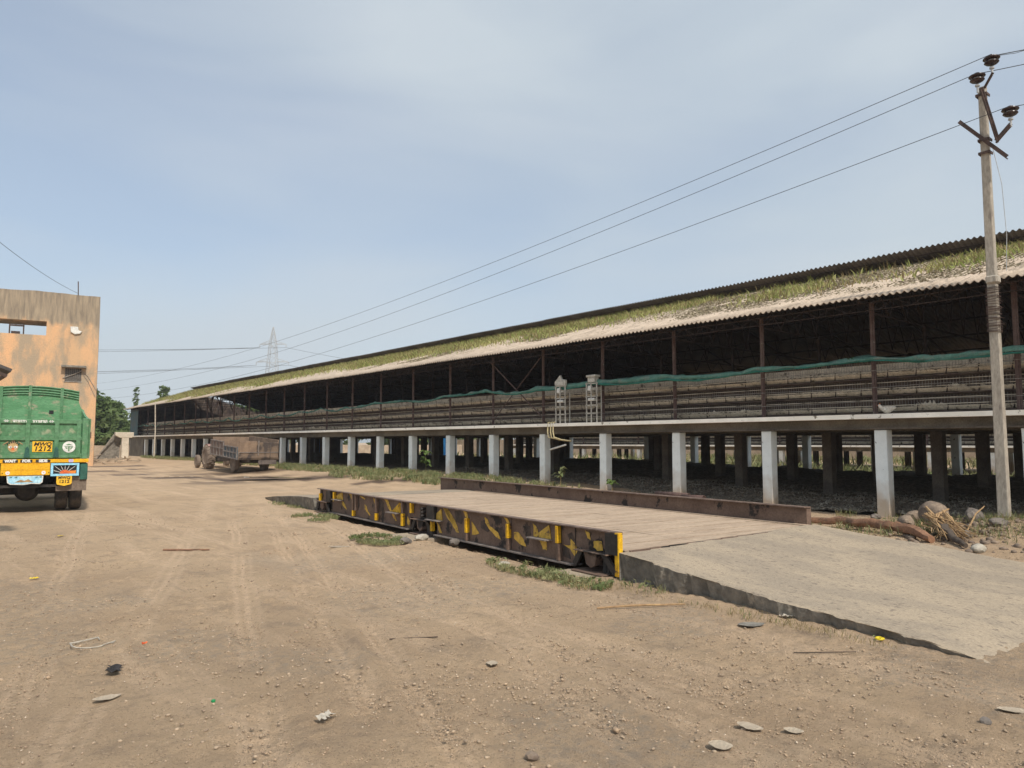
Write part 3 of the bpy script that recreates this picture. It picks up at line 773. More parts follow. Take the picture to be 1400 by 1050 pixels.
# rolled green shade net strung along the front of the shed
def net():
    root = empty('shade_net', (16.5, 35, 2.3), 0, 'long green shade net rolled up and sagging along the open front of the poultry shed', 'net')
    ys = np.arange(-6.2, 74, .08)
    base = 3.50 + .05 * np.sin(ys * .9) - .33 * sm((ys - 20) / 30) * .8
    posts = (ys - 7.66) / 2.8
    sag = np.abs(np.sin(posts * math.pi)) * (.05 + .04 * hash2(np.floor(posts), posts * 0, 4)) * (1 + sm((ys - 22) / 20))
    base = base - sag + .05 * fbm(ys * .5, ys * 0, 3, 12)
    w = (.150 + .05 * np.sin(ys * .45 + 1) + .05 * fbm(ys * .7, ys * 0 + 3, 2, 15)) * (1 - .62 * sm((ys - 19) / 10))
    w = np.clip(w, .045, .3)
    def strip(name, prof, mt, sd, amp):
        n = len(ys); Vs = []
        for k, (dx, dz) in enumerate(prof):
            jx = amp * fbm(ys * 2.7, ys * 0 + k * 3.3, 4, sd); jz = amp * fbm(ys * 2.3, ys * 0 + k * 4.1, 4, sd + 5)
            Vs.append(np.stack([16.56 + dx * w * 5 + jx, ys, base + dz * w + jz], -1))
        V = np.concatenate(Vs) - np.array((16.5, 35, 2.3)); i = np.arange(n - 1); m = len(prof)
        F = np.concatenate([np.stack([i + k * n, i + 1 + k * n, i + 1 + ((k + 1) % m) * n, i + ((k + 1) % m) * n], -1) for k in range(m)])
        return np_mesh(name, V, F, mt, root, True)
    strip('net_fold', [(.05, .55), (-.02, .35), (-.06, 0), (-.05, -.3), (.02, -.35), (.07, .1)], M['net_green'], 31, .07)
    strip('net_hem', [(-.06, -.22), (-.085, -.36), (-.03, -.52), (.0, -.38)], M['net_hem'], 41, .035)
net()

# grass on the roof (stands on the lower roof)
rs = np.random.RandomState(11)
def roof_z(x, y): return 4.79 + (x - 16.02) / 6.2 * 2.0
n = 120000
Yr = -6 + 83 * rs.rand(n); T = rs.rand(n)
f = fbm(Yr * .35, T * 2.2, 4, 5)
lo = np.where(Yr < 10, .52, np.where(Yr < 26, .52 - .22 * (Yr - 10) / 16, .30 - .14 * sm((Yr - 26) / 30)))
dens = sm((T - lo + .55 * f) / .32) + .12 * sm((T - .2) / .3)
dens *= np.where(Yr < 15, .13 + .5 * sm(f * 4 - .3), np.where(Yr < 24, .75, 1.0)) * (1 - .0 * T)
kp = rs.rand(n) < dens
Yr, T = Yr[kp], T[kp]
Xr = 16.1 + 6.0 * T
far = sm((Yr - 5) / 60)
P = np.stack([Xr, Yr, roof_z(Xr, Yr)], -1)
k1 = rs.rand(len(P)) < .66
g1 = blades('roof_grass', P[k1], .17, .036, M['grass_roof'], 3, .9)
tag(g1, 'yellow green grass growing over the corrugated roof of the long shed', None, None, 'stuff')
g2 = blades('roof_dry_grass', P[~k1], .20, .028, M['grass_dry'], 4, .9)
tag(g2, 'dry straw mixed into the grass on the shed roof', None, None, 'stuff')
# dead leaves and crumbs lying on the near roof
n = 95000
Yr = -6 + 40 * rs.rand(n); T = .16 + .84 * rs.rand(n) ** .8
kp = rs.rand(n) < sm((T - .20 + .8 * fbm(Yr * .9, T * 5, 4, 8)) / .4)
Yr, T = Yr[kp], T[kp]; Xr = 16.05 + 6.1 * T
db = leafcards('roof_debris', np.stack([Xr, Yr, roof_z(Xr, Yr) + .03], -1), .040, mat('roof_debris', (.33,.285,.19), (.22,.185,.12), .95, 3), None, 9, .85)
tag(db, 'dead leaves and dry crumbs lying on the near part of the shed roof', None, None, 'stuff')

# litter under the shed
xs = axis(16.98, 17, 23, 29.3, .09, 1.06); ys = axis(-6, 2, 22, 77.5, .09, 1.04)
X, Y = np.meshgrid(xs, ys)
Z = gz(X, Y) * .6 + .04 + .16 * sm((X - 17) / 1.6) + .14 * fbm(X * .7, Y * .7, 4, 90) + .09 * np.abs(fbm(X * 2.6, Y * 2.6, 3, 95)) + .04 * fbm(X * 9, Y * 9, 2, 99)
Z = Z + .35 * sm((X - 21) / 3) * sm((29 - X) / 2)
V = np.stack([X, Y, Z], -1).reshape(-1, 3); ny, nx = X.shape
i = np.arange(ny - 1)[:, None] * nx + np.arange(nx - 1)[None, :]
tag(np_mesh('manure_litter', V, np.stack([i, i + 1, i + nx + 1, i + nx], -1).reshape(-1, 4), M['litter'], None, True), 'dark lumpy manure litter heaped on the ground beneath the shed', None, None, 'stuff')
n = 26000
lx = 16.9 + 4.5 * rs.rand(n) ** 1.5; ly = -3 + 30 * rs.rand(n)
lz = gz(lx, ly) * .6 + .05 + .16 * sm((lx - 17) / 1.6) + .14 * fbm(lx * .7, ly * .7, 4, 90) + .09 * np.abs(fbm(lx * 2.6, ly * 2.6, 3, 95))
tag(leafcards('feather_litter', np.stack([lx, ly, lz + .02], -1), .035, mat('feather', (.34,.31,.25), (.16,.135,.105), .9, 2.2), None, 12, .2), 'pale feathers and straw bits strewn over the litter beneath the shed', None, None, 'stuff')
# ---------------------------------------------------------------- weighbridge
A52 = R(5.2)
WU = Vector((math.sin(A52), math.cos(A52), 0)); WV = Vector((math.cos(A52), -math.sin(A52), 0))
def wb(v, u, z=0): return WU * u + WV * v + Vector((0, 0, z))
wbo = wb(6.2, 6.7)
bridge = empty('weighbridge', wbo, -A52, 'rusty steel vehicle weighbridge with flaking yellow stripes on its side', 'weighbridge')
mb = MB()
rn = random.Random(3)
y = .16; x1 = 4.42
# deck in plates with fine gaps, skewed near edge
k = 0
mb_deck = mb
while y < 10.75:
    e = min(y + .43, 10.8)
    for (xa, xb) in ((.16, 1.58), (1.585, 3.0), (3.005, 4.42)):
        ya0 = y + .40 * (xa / 4.4) if k == 0 else y; yb0 = y + .40 * (xb / 4.4) if k == 0 else y
        dz = rn.uniform(-.003, .003)
        if k == 0: ee = y + .5
        else: ee = e
        za = .318 + dz
        mb.add([(xa, ya0, za), (xb, yb0, za), (xb, ee - .04, za), (xa, ee - .04, za), (xa, ya0, za - .02), (xb, yb0, za - .02), (xb, ee - .04, za - .02), (xa, ee - .04, za - .02)],
               [(0,1,2,3),(4,7,6,5),(0,4,5,1),(1,5,6,2),(2,6,7,3),(3,7,4,0)])
    if k == 0: y += .5
    else: y = e
    k += 1
mb.build('deck', M['deck'], bridge)
mb = MB()
for xa in np.linspace(.16, 4.3, 12): mb.box(xa, xa + .34, .06 + .09 * xa, .085 + .09 * xa, .29, .33)
mb.build('end_angle', M['steel_rust'], bridge)
mb = MB()
mb.box(.15, 4.43, .60, 10.78, .27, .29)
mb.build('deck_support', M['steel_rust'], bridge)
mb = MB()
for q in (.9, 2.9, 5.0, 7.3, 9.5):
    mb.box(.2, 4.4, q - .06, q + .06, .05, .268)
for x in (1.4, 3.0): mb.box(x - .05, x + .05, .6, 10.6, .06, .268)
mb.build('cross_beam', M['steel_rust'], bridge)
# near girder: top flange, recessed web, bottom flange between the feet
mb = MB()
mb.box(.0, .11, .16, 10.78, .535, .55)
mb.build('top_flange', M['rail_top'], bridge)
mb = MB()
mb.box(.07, .085, 1.02, 4.86, .055, .533); mb.box(.07, .085, 5.9, 9.92, .055, .533)
mb.box(.072, .083, .2, 1.02, .27, .533); mb.box(.072, .083, 4.86, 5.9, .27, .533); mb.box(.072, .083, 9.92, 10.76, .27, .533)
mb.build('side_web', M['steel_rust'], bridge)
mb = MB()
mb.box(-.01, .17, 1.02, 4.86, .035, .053); mb.box(-.01, .17, 5.9, 9.92, .035, .053)
mb.build('bottom_flange', M['frame_worn'], bridge)
mb = MB(); mb.box(.065, .07, 2.54 - .004, 2.54 + .004, .056, .53); mb.box(.06, .07, 1.32, 1.335, .056, .53); mb.box(.06, .07, 1.02, 1.03, .056, .53); mb.build('web_seam', M['black_grease'], bridge)
# stiffener ribs with welded yellow ends and black bands
stf = [(9.68,.36,.52), (10.11,.37,.53), (8.53,.07,.19), (7.33,.08,.22), (6.12,.08,.31), (5.75,.35,.53), (4.93,.10,.28), (3.75,.19,.42), (2.54,.23,.44), (1.33,.29,.52), (10.59,.26,.44)]
for (yy, z0, z1) in stf:
    mb = MB(); mb.box(-.005, .066, yy - .004, yy + .05, z0, z1); mb.build('rib', M['yellow_paint'], bridge, bevel=.004)
mb = MB()
for (yy, z0, z1) in ((8.56,.20,.53), (7.33,.23,.53), (6.12,.32,.53), (2.54,.06,.22), (1.31,.06,.28), (3.75,.06,.18), (4.93,.29,.53), (8.4,.2,.53)):
    mb = MB(); mb.box(.0, .066, yy, yy + .045, z0, z1); mb.build('rib_web', M['steel_rust'], bridge)
mb = MB()
def patch(mb, pts, x=.066, name='black_stain', mt='stain_dark'):
    c = (sum(p[0] for p in pts) / len(pts), sum(p[1] for p in pts) / len(pts))
    m_ = MB((0, c[0], c[1])); m_.prism(pts, lambda a, b, t: (t, a, b), x, x + .0015)
    o = m_.build(name, M[mt], bridge); o.location = (0, c[0], c[1])
patch(mb, [(8.6,.52),(8.36,.51),(8.32,.3),(8.44,.19),(8.62,.2)]); patch(mb, [(7.38,.51),(7.16,.50),(7.08,.36),(7.2,.27),(7.36,.23)])
patch(mb, [(6.3,.52),(6.08,.52),(6.0,.35),(6.04,.08),(6.22,.09),(6.26,.3)]); patch(mb, [(2.2,.47),(2.06,.45),(2.03,.32),(2.16,.27),(2.12,.36)])
patch(mb, [(1.2,.42),(1.1,.46),(1.04,.36),(1.12,.31)]); patch(mb, [(4.25,.5),(4.05,.52),(3.95,.4),(4.0,.3),(4.2,.33)]); patch(mb, [(3.4,.4),(3.28,.44),(3.18,.33),(3.05,.33),(3.2,.25),(3.4,.3)])
patch(mb, [(2.9,.33),(2.78,.38),(2.7,.24),(2.85,.2)]); patch(mb, [(1.3,.27),(1.18,.24),(1.12,.1),(1.3,.12)])
PATCH = [[(10.17, 0.53), (10.0, 0.52), (9.83, 0.35), (9.89, 0.31), (10.0, 0.39)], [(9.67, 0.42), (9.48, 0.49), (9.44, 0.37), (9.57, 0.39)], [(9.28, 0.34), (9.15, 0.28), (9.07, 0.18), (9.18, 0.21), (9.3, 0.27)], [(8.85, 0.53), (8.67, 0.52), (8.62, 0.38), (8.68, 0.3), (8.76, 0.42)], [(8.24, 0.51), (8.04, 0.48), (8.07, 0.45), (8.21, 0.48)], [(8.01, 0.34), (7.92, 0.31), (7.88, 0.24), (7.77, 0.17), (7.79, 0.15), (7.92, 0.21), (7.99, 0.25)], [(7.58, 0.53), (7.48, 0.48), (7.4, 0.38), (7.45, 0.35), (7.54, 0.44)], [(6.99, 0.52), (6.85, 0.51), (6.77, 0.4), (6.7, 0.31), (6.6, 0.24), (6.53, 0.17), (6.57, 0.16), (6.67, 0.23), (6.72, 0.28), (6.84, 0.36), (6.92, 0.45)], [(6.69, 0.29), (6.33, 0.48), (6.26, 0.48), (6.28, 0.34)], [(6.01, 0.26), (5.91, 0.19), (5.94, 0.11), (6.0, 0.13)], [(5.15, 0.52), (5.03, 0.51), (5.0, 0.38), (5.05, 0.4)], [(4.58, 0.5), (4.45, 0.5), (4.36, 0.41), (4.25, 0.35), (4.24, 0.25), (4.28, 0.23), (4.37, 0.33), (4.48, 0.42)], [(4.85, 0.27), (4.76, 0.2), (4.7, 0.1), (4.76, 0.1), (4.81, 0.18)], [(5.15, 0.53), (5.02, 0.52), (4.99, 0.33), (5.08, 0.4)], [(4.56, 0.52), (4.45, 0.5), (4.3, 0.4), (4.22, 0.31), (4.14, 0.18), (4.21, 0.18), (4.33, 0.29), (4.45, 0.36)], [(3.94, 0.53), (3.83, 0.51), (3.8, 0.39), (3.89, 0.45)], [(3.67, 0.37), (3.57, 0.3), (3.48, 0.21), (3.64, 0.18)], [(3.24, 0.46), (3.17, 0.43), (3.12, 0.35), (2.95, 0.29), (2.88, 0.19), (2.97, 0.21), (3.09, 0.28), (3.22, 0.38)], [(2.72, 0.52), (2.63, 0.5), (2.58, 0.42), (2.65, 0.45)], [(2.43, 0.31), (2.36, 0.33), (2.25, 0.25), (2.19, 0.16), (2.32, 0.18), (2.44, 0.24)], [(1.94, 0.48), (1.88, 0.44), (1.82, 0.34), (1.7, 0.27), (1.69, 0.18), (1.76, 0.18), (1.82, 0.27), (1.92, 0.29)], [(1.11, 0.35), (1.02, 0.28), (1.0, 0.19), (1.06, 0.17), (1.13, 0.24), (1.23, 0.27), (1.12, 0.28)], [(0.81, 0.5), (0.74, 0.48), (0.73, 0.4), (0.78, 0.42)], [(0.63, 0.39), (0.52, 0.4), (0.49, 0.3), (0.57, 0.28), (0.63, 0.31)], [(1.02, 0.13), (1.04, 0.05), (1.06, 0.02)]]
mb = MB()
for pp in PATCH:
    # ragged outline: subdivide and jitter
    cx_ = sum(q[0] for q in pp) / len(pp); cz_ = sum(q[1] for q in pp) / len(pp); pp = [(cx_ + (q[0] - cx_) * 1.3, min(.525, cz_ + (q[1] - cz_) * 1.15)) for q in pp]
    out = []
    for i in range(len(pp)):
        a, b = pp[i], pp[(i + 1) % len(pp)]
        for t in (0, .33, .66): out.append((a[0] + (b[0] - a[0]) * t + rn.uniform(-.012, .012), a[1] + (b[1] - a[1]) * t + rn.uniform(-.007, .007)))
    patch(mb, out, .0625, 'yellow_paint_patch', 'yellow_old')
# shelves with gussets
for yy, z, yel in ((6.5, .30, True), (4.85, .30, False), (1.75, .31, False), (9.45, .36, False)):
    mb = MB(); mb.box(-.07, .066, yy - .22, yy + .22, z - .008, z + .006)
    o = mb.build('shelf_plate', M['frame_worn'], bridge)
    mb = MB(); mb.prism([(yy + .2, z + .008), (yy - .16, z + .2), (yy - .2, z + .008)], lambda a, b, t: (t, a, b), .052, .066)
    mb.build('gusset', M['yellow_paint'] if yel else M['yellow_old'], o)
# feet with load cells
def foot(yc, s=1):
    mb = MB()
    mb.box(-.06, .24, yc - .34, yc + .30, .255, .27)                        # seat plate
    mb.prism([(yc - .10, .25), (yc + .16, .25), (yc + .12, .10), (yc + .02, .055), (yc - .05, .09)], lambda a, b, t: (t, a, b), .0, .16)
    mb.box(-.10, .28, yc - .30, yc + .30, .0, .018)
    f = mb.build('foot', M['steel_rust'], bridge, bevel=.005)
    mb = MB(); mb.tube([(.10, yc - .17, .018), (.10, yc - .17, .25)], [.055, .04], 12); mb.tube([(.06, yc - .27, .018), (.06, yc - .26, .12)], [.03, .02], 8)
    mb.build('load_cell', M['black_grease'], f, True)
    mb = MB(); mb.bar((.02, yc - .44, .03), (.02, yc - .20, .27), .035, .08); mb.build('foot_brace', M['black_grease'], f); mb = MB(); mb.box(-.02, .065, yc - .5, yc - .28, .275, .53); mb.build('black_plate', M['black_grease'], f); mb = MB()
    mb.bar((.02, yc + .36, .06), (.02, yc + .22, .27), .035, .08)
    mb.build('foot_brace', M['black_grease'], f)
foot(.62); foot(5.36); foot(10.4)
mb = MB(); mb.box(-.015, .06, .10, .175, .02, .548); mb.build('end_post', M['yellow_paint'], bridge, bevel=.006)
mb = MB()
for z in (.46, .40, .34): mb.tube([(-.03, 5.3, z), (.066, 5.3, z)], .028, 8)
for z in (.47, .36): mb.tube([(.04, .30, z), (.066, .30, z)], .014, 6)
mb.build('bolt', M['black_grease'], bridge)
# far girder stands above the deck as a side rail
mb = MB(); mb.box(4.54, 4.555, .62, 12.9, .05, .594); mb.box(4.54, 4.66, .618, .635, .2, .592)
mb.build('side_rail_web', M['steel_rust'], bridge)
mb = MB(); mb.box(4.46, 4.64, .60, 12.92, .595, .611); mb.build('side_rail_flange', M['rail_top'], bridge)
mb = MB(); mb.box(4.425, 4.54, .56, 10.8, .30, .33); mb.build('deck_edge_angle', M['deck'], bridge)

def slab(name, cx, cy, sx, sy, z0, z1, ang, label, cat, group, mt, seed=1, jit=.02):
    rn = random.Random(seed); n = 6
    o_ = Vector((cx, cy, 0)); c, s = math.cos(ang), math.sin(ang)
    mb = MB(); ring = []
    for k in range(4 * n):
        side, t = divmod(k, n); t = t / n * 2 - 1
        x, y = [(t, -1), (1, t), (-t, 1), (-1, -t)][side]
        ring.append((x * sx / 2 + rn.uniform(-jit, jit), y * sy / 2 + rn.uniform(-jit, jit)))
    vs = []
    for z, q in ((z0, 1.02), (z1 - .02, 1.0), (z1, .965)):
        for x, y in ring: vs.append((x * q * c - y * q * s, x * q * s + y * q * c, z + rn.uniform(-.006, .006)))
    N = 4 * n
    fs = [(k * N + i, k * N + (i + 1) % N, (k + 1) * N + (i + 1) % N, (k + 1) * N + i) for k in range(2) for i in range(N)] + [tuple(range(2 * N, 3 * N)), tuple(range(N))[::-1]]
    mb.add(vs, fs); o = mb.build(name, mt, None); o.location = (cx, cy, 0)
    return tag(o, label, cat, group)
for yc, lb, sx, sy, sd in ((.62, 'concrete block under the near end of the weighbridge', .75, .9, 1), (5.30, 'concrete block under the middle feet of the weighbridge', .85, .95, 2), (10.35, 'concrete block under the far end of the weighbridge', .7, .95, 3)):
    p = wbo + WV * (-.0) + WU * yc
    slab('concrete_block', p.x - .12, p.y, sx, sy, -.25, -.004, -A52, lb, 'block', 'concrete blocks under the weighbridge', M['concrete'], sd)

# ---------------------------------------------------------------- concrete ramps
def ramp(name, far, label):
    rn = random.Random(8 if far else 4)
    if not far: nx, ny = 150, 90
    else: nx, ny = 30, 24
    vs = []; top = []
    sd = 5 if far else 1
    us = np.linspace(0, 1, ny); vsx = np.linspace(0, 1, nx)
    grid = []
    for j, tv in enumerate(us):
        row = []
        for i, tx in enumerate(vsx):
            if not far:
                u_end = 2.62 + .5 * tx * 0 + .10 * float(fbm(tx * 7, 0, 3, 3)) - .25 * tx
                u_top = 6.79 + .42 * tx
                u = u_top + (u_end - u_top) * tv
                v = 6.16 + (10.78 - 6.16) * tx
                if i == 0: v += .09 * float(fbm(u * 3.1, 1, 5, 5)) + .02 + .03 * rn.random()
                if i == nx - 1: v += .10 * float(fbm(u * 1.7, 4, 4, 6))
                q = (u - 2.6) / 4.25
                z = .318 * (max(q, 0) ** 1.08) + .012 * float(fbm(u * 1.3, v * 1.3, 3, 7)) * min(1, (1 - tv) * 6 + .2)
                z += .004 * float(fbm(u * 11, v * 4, 3, 9)) + .03 * tv * tv
                if i == 0: z -= .006 + .008 * rn.random()
                if tv > .85: z -= ((tv - .85) / .15) ** 1.5 * .07
            else:
                u = 17.55 + 4.3 * tv + .15 * float(fbm(tx * 6, 0, 3, 3)) * tv
                v = 6.12 + 4.6 * tx
                if i == 0: v += .08 * float(fbm(u * 1.5, 1, 4, 5)) + .3 * max(0, tv - .7)
                z = .32 - .25 * tv ** 1.6 + .02 * float(fbm(u * 1.1, v * 1.1, 3, 7))
            row.append(Vector((v, u, z)))
        grid.append(row)
    base = Vector((8.45, 5.0, 0)) if not far else Vector((8.4, 19.6, 0))
    mb = MB()
    V = [tuple(wb(p.x, p.y, p.z) - wb(base.x, base.y)) for r_ in grid for p in r_]
    F = [(j * nx + i, j * nx + i + 1, (j + 1) * nx + i + 1, (j + 1) * nx + i) for j in range(ny - 1) for i in range(nx - 1)]
    mb.add(V, F, 0)
    per = [(0, i) for i in range(nx)] + [(j, nx - 1) for j in range(1, ny)] + [(ny - 1, i) for i in range(nx - 2, -1, -1)] + [(j, 0) for j in range(ny - 2, 0, -1)]
    rings = [[], [], []]
    for (j, i) in per:
        p = grid[j][i]
        inx = .06 if i == 0 else (-.06 if i == nx - 1 else 0)
        for k, f in enumerate((0, .55, 1)):
            z = p.z + (-.18 - p.z) * f
            w = wb(p.x + inx * f * 1.5 + (.03 * float(fbm(p.y * 6, f * 3, 3, 11)) if i in (0, nx - 1) else 0) * (f > 0), p.y, z) - wb(base.x, base.y)
            rings[k].append(tuple(w))
    n = len(per); mb.add(rings[0] + rings[1] + rings[2], [(k * n + i, k * n + (i + 1) % n, (k + 1) * n + (i + 1) % n, (k + 1) * n + i) for k in range(2) for i in range(n)], 1)
    o = mb.build(name, [M['concrete'], M['concrete_side']], None)
    o.location = wb(base.x, base.y)
    return tag(o, label, 'ramp', 'concrete ramps of the weighbridge')
ramp('concrete_ramp', False, 'broad grey concrete ramp sloping down from the near end of the weighbridge')
ramp('concrete_ramp', True, 'low crumbling concrete ramp at the far end of the weighbridge')

# ---------------------------------------------------------------- electric pole and its lines
PX, PY = 15.9, 4.92
pg = G(PX, PY) - .1
pole = empty('utility_pole', (PX, PY, pg), 0, 'tall tapered concrete electric pole with rusty crossarms beside the shed', 'pole')
mb = MB(); mb.v = []
h0, h1 = 0, 8.55 - pg
w = lambda z: .175 - .0065 * z
vs = []
for z in (0, 2, 4, 6, h1):
    ww = w(z) / 2
    for sx, sy in ((-1,-1),(1,-1),(1,1),(-1,1)): vs.append((sx * ww * .9, sy * ww * 1.1, z))
mb.add(vs, [(k*4+i, k*4+(i+1) % 4, k*4+4+(i+1) % 4, k*4+4+i) for k in range(4) for i in range(4)] + [(3,2,1,0), (16,17,18,19)])
mb.build('shaft', M['pole_concrete'], pole, bevel=.015)
mb = MB(); z = 3.75
while z < 4.6:
    ww = w(z) / 2 + .012; dz = random.uniform(-.02, .02); dz2 = random.uniform(-.02, .02)
    c_ = [(-ww, -ww*1.15, z - pg + dz), (ww, -ww*1.15, z - pg + dz2), (ww, ww*1.15, z - pg), (-ww, ww*1.15, z - pg), (-ww, -ww*1.15, z - pg + dz)]
    mb.tube(c_, .0065, 5); z += random.choice((.022, .03, .05))
z = 3.75
while z < 4.6:
    a = Vector((w(z)/2 + .01, random.uniform(-.12, .0), z - pg)); mb.bar(a, a + Vector((random.uniform(0,.04), -.03, random.uniform(-.03,.03))), .006); z += .03
mb.build('barbed_wire_wrap', M['iron'], pole)
mb = MB(); rn = random.Random(2)
mb.box(-.11, .10, -.12, .09, 4.66 - pg, 4.82 - pg); mb.build('concrete_collar', M['pole_concrete'], pole, bevel=.03)
# iron work: lower crossarm (tilted), leaning channel, short outrigger, clamps
def chan(mb, a, b, w=.09): mb.bar(a, b, w, .02); mb.bar(Vector(a) + Vector((0, -.0, .04)), Vector(b) + Vector((0, 0, .04)), .02, .07)
mb = MB(); chan(mb, (-.10, .40, 7.93 - pg), (-.10, -.38, 6.98 - pg), .075); mb.build('crossarm', M['iron'], pole)
mb = MB(); chan(mb, (-.12, -.02, 8.45 - pg), (-.13, -.25, 7.34 - pg), .075); chan(mb, (-.13, -.22, 7.33 - pg), (-.13, -.48, 7.58 - pg), .06); mb.build('bracket_arm', M['iron'], pole)
for z in (8.38, 7.48, 7.22):
    mb = MB()
    mb.box(-.085, .085, -.10, -.08, z - .025 - pg, z + .025 - pg); mb.box(-.085, .085, .08, .10, z - .025 - pg, z + .025 - pg); mb.box(-.095, -.0851, -.10, .10, z - .025 - pg, z + .025 - pg)
    mb.build('clamp', M['iron'], pole)
def insulator(x, y, z):
    T_ = Matrix.Translation((x, y, z)) @ Matrix.Scale(.85, 4)
    mb = MB(); mb.lathe([(.03,-.12),(.07,-.115),(.12,-.09),(.15,-.06),(.145,-.045),(.075,-.03),(.07,.0),(.15,.008),(.172,.03),(.165,.05),(.10,.075),(.06,.085),(.055,.11),(.03,.115)], 24, T_)
    o = mb.build('insulator', M['insulator'], pole, True)
    mb = MB(); mb.tube([(x, y, z - .30), (x, y, z - .13)], .02, 8); mb.tube([(x, y, z - .17), (x, y, z - .14)], .045, 8); mb.build('insulator_pin', M['galv'], o)
    mb = MB(); mb.lathe([(.076,-.022),(.082,-.012),(.076,-.002)], 24, T_); mb.build('wire_binding', M['galv'], o)
I1 = (-.10, -.21, 8.98 - pg); I2 = (-.16, .03, 8.70 - pg); I3 = (-.13, -.48, 7.86 - pg)
for q in (I1, I2, I3): insulator(*q)
mb = MB(); mb.bar((-.05, -.05, 8.5 - pg), (-.12, -.23, 8.72 - pg), .035); mb.build('pin_arm', M['iron'], pole)
mb = MB(); mb.tube([(.09, -.10, 7.3 - pg), (.14, -.20, 6.6 - pg), (.16, -.23, 5.6 - pg), (.14, -.2, 4.9 - pg)], .006, 5); mb.build('loose_cable', M['galv'], pole)

def wire(name, f, Y0, Y1, x, label, r=.007, n=60, group='wires of the electric line'):
    mb = MB((x, Y0, f(Y0)))
    mb.tube([(x + (0), y, f(y)) for y in np.linspace(Y0, Y1, n)], r, 5)
    o = mb.build(name, M['wire_dark'], None); o.location = (x, Y0, f(Y0))
    return tag(o, label, 'wire', group)
wx = PX - .14
def para(zmin, ym, y0, z0, y1, z1):
    def f(y): return zmin + ((z0 - zmin) * ((y - ym) / (y0 - ym)) ** 2 if y < ym else (z1 - zmin) * ((y - ym) / (y1 - ym)) ** 2)
    return f
k_ = PX / 15.6
sc = lambda z: 1.65 + (z - 1.65) * (wx / 15.6)
f1 = para(sc(7.10), 50, PY - .23, 9.08, 98, sc(8.3)); f2 = para(sc(6.43), 52, PY + .03, 8.80, 98, sc(7.5)); f3 = para(sc(5.62), 55, PY - .5, 7.96, 98, sc(6.6))
wire('overhead_wire', f1, PY - .23, 98, wx, 'topmost overhead wire running along the shed from the pole')
wire('overhead_wire', f2, PY + .03, 98, wx, 'second overhead wire just under the topmost one from the pole')
wire('overhead_wire', f3, PY - .5, 98, wx, 'lowest of the three overhead wires, leaving the pole by the low insulator')
def seg_wire(a, b, sag, r, label, n=24, rag=0, name='overhead_wire', group='wires of the electric line'):
    a = Vector(a); b = Vector(b); pts = []
    for i in range(n + 1):
        t = i / n; p = a.lerp(b, t); p.z -= sag * 4 * t * (1 - t); pts.append(p)
    mb = MB(a); mb.tube(pts, r, 5)
    if rag:
        q = [p + Vector((random.uniform(-.03,.03), 0, random.uniform(-.035,.035))) for p in pts]; mb.tube(q, r * .6, 4)
    o = mb.build(name, M['wire_dark'], None); o.location = a
    return tag(o, label, 'wire', group)
P0 = Vector((PX, PY, pg))
seg_wire(P0 + Vector((I1[0], I1[1], I1[2] + .08)), (19.5, -3.8, 9.9), .25, .009, 'ragged overhead wire leaving the top insulator to the right', rag=1)
seg_wire(P0 + Vector((I2[0], I2[1], I2[2] + .08)), (19.2, -3.9, 9.5), .2, .008, 'overhead wire leaving the pole head to the right below the ragged one')
seg_wire(P0 + Vector((I3[0], I3[1], I3[2] + .08)), (19.2, -4.2, 8.6), .2, .008, 'overhead wire leaving the low insulator to the right')

# ---------------------------------------------------------------- pylon and its conductors
pyl = empty('power_pylon', (107.2, 274.3, 0), R(-40), 'tall grey lattice power pylon far away behind the long shed', 'pylon')
def pw(z):   # half width
    return np.interp(z, [0, 27, 39.5, 45.7], [3.4, 1.95, 1.1, .1])
mb = MB()
lv = [0, 7, 13, 18.5, 23.5, 28, 32, 35.5, 39.5, 41.6, 43.6, 45.7]
for sx, sy in ((-1,-1),(1,-1),(1,1),(-1,1)):
    for a, b in zip(lv[:-1], lv[1:]): mb.bar((sx*pw(a), sy*pw(a), a), (sx*pw(b), sy*pw(b), b), .15)
for a, b in zip(lv[:-1], lv[1:]):
    for (s1, s2) in (((-1,-1),(1,-1)), ((1,-1),(1,1)), ((1,1),(-1,1)), ((-1,1),(-1,-1))):
        pa, pb = pw(a), pw(b)
        mb.bar((s1[0]*pa, s1[1]*pa, a), (s2[0]*pb, s2[1]*pb, b), .08); mb.bar((s2[0]*pa, s2[1]*pa, a), (s1[0]*pb, s1[1]*pb, b), .08)
        mb.bar((s1[0]*pb, s1[1]*pb, b), (s2[0]*pb, s2[1]*pb, b), .08)
mb.build('tower_frame', M['galv'], pyl)
tips = []
for z, L_ in ((39.2, 3.9), (32.4, 4.6)):
    for s in (-1, 1):
        mb = MB(); q = pw(z)
        for sy in (-1, 1):
            mb.bar((s*q, sy*q, z), (s*(q+L_), 0, z - .2), .16); mb.bar((s*q, sy*q, z + 1.2), (s*(q+L_), 0, z - .2), .12)
        mb.bar((s*(q+L_*.5), 0, z + .5), (s*(q+L_*.5), .6, z - .1), .1)
        mb.bar((s*(q+L_), 0, z - .2), (s*(q+L_), 0, z - 1.4), .18)
        mb.build('cross_arm', M['galv'], pyl)
        tips.append((s * (q + L_), z - 1.4))
    for sy in (-1, 1):
        mb = MB(); q = pw(z)
        mb.bar((-q, sy*q, z - .6), (0, sy*(q + L_ * .9), z - 1.2), .14); mb.bar((q, sy*q, z - .6), (0, sy*(q + L_ * .9), z - 1.2), .14)
        mb.build('cross_arm', M['galv'], pyl)
rot = Matrix.Rotation(R(-40), 4, 'Z')
txt = ['upper left', 'upper right', 'lower left', 'lower right']
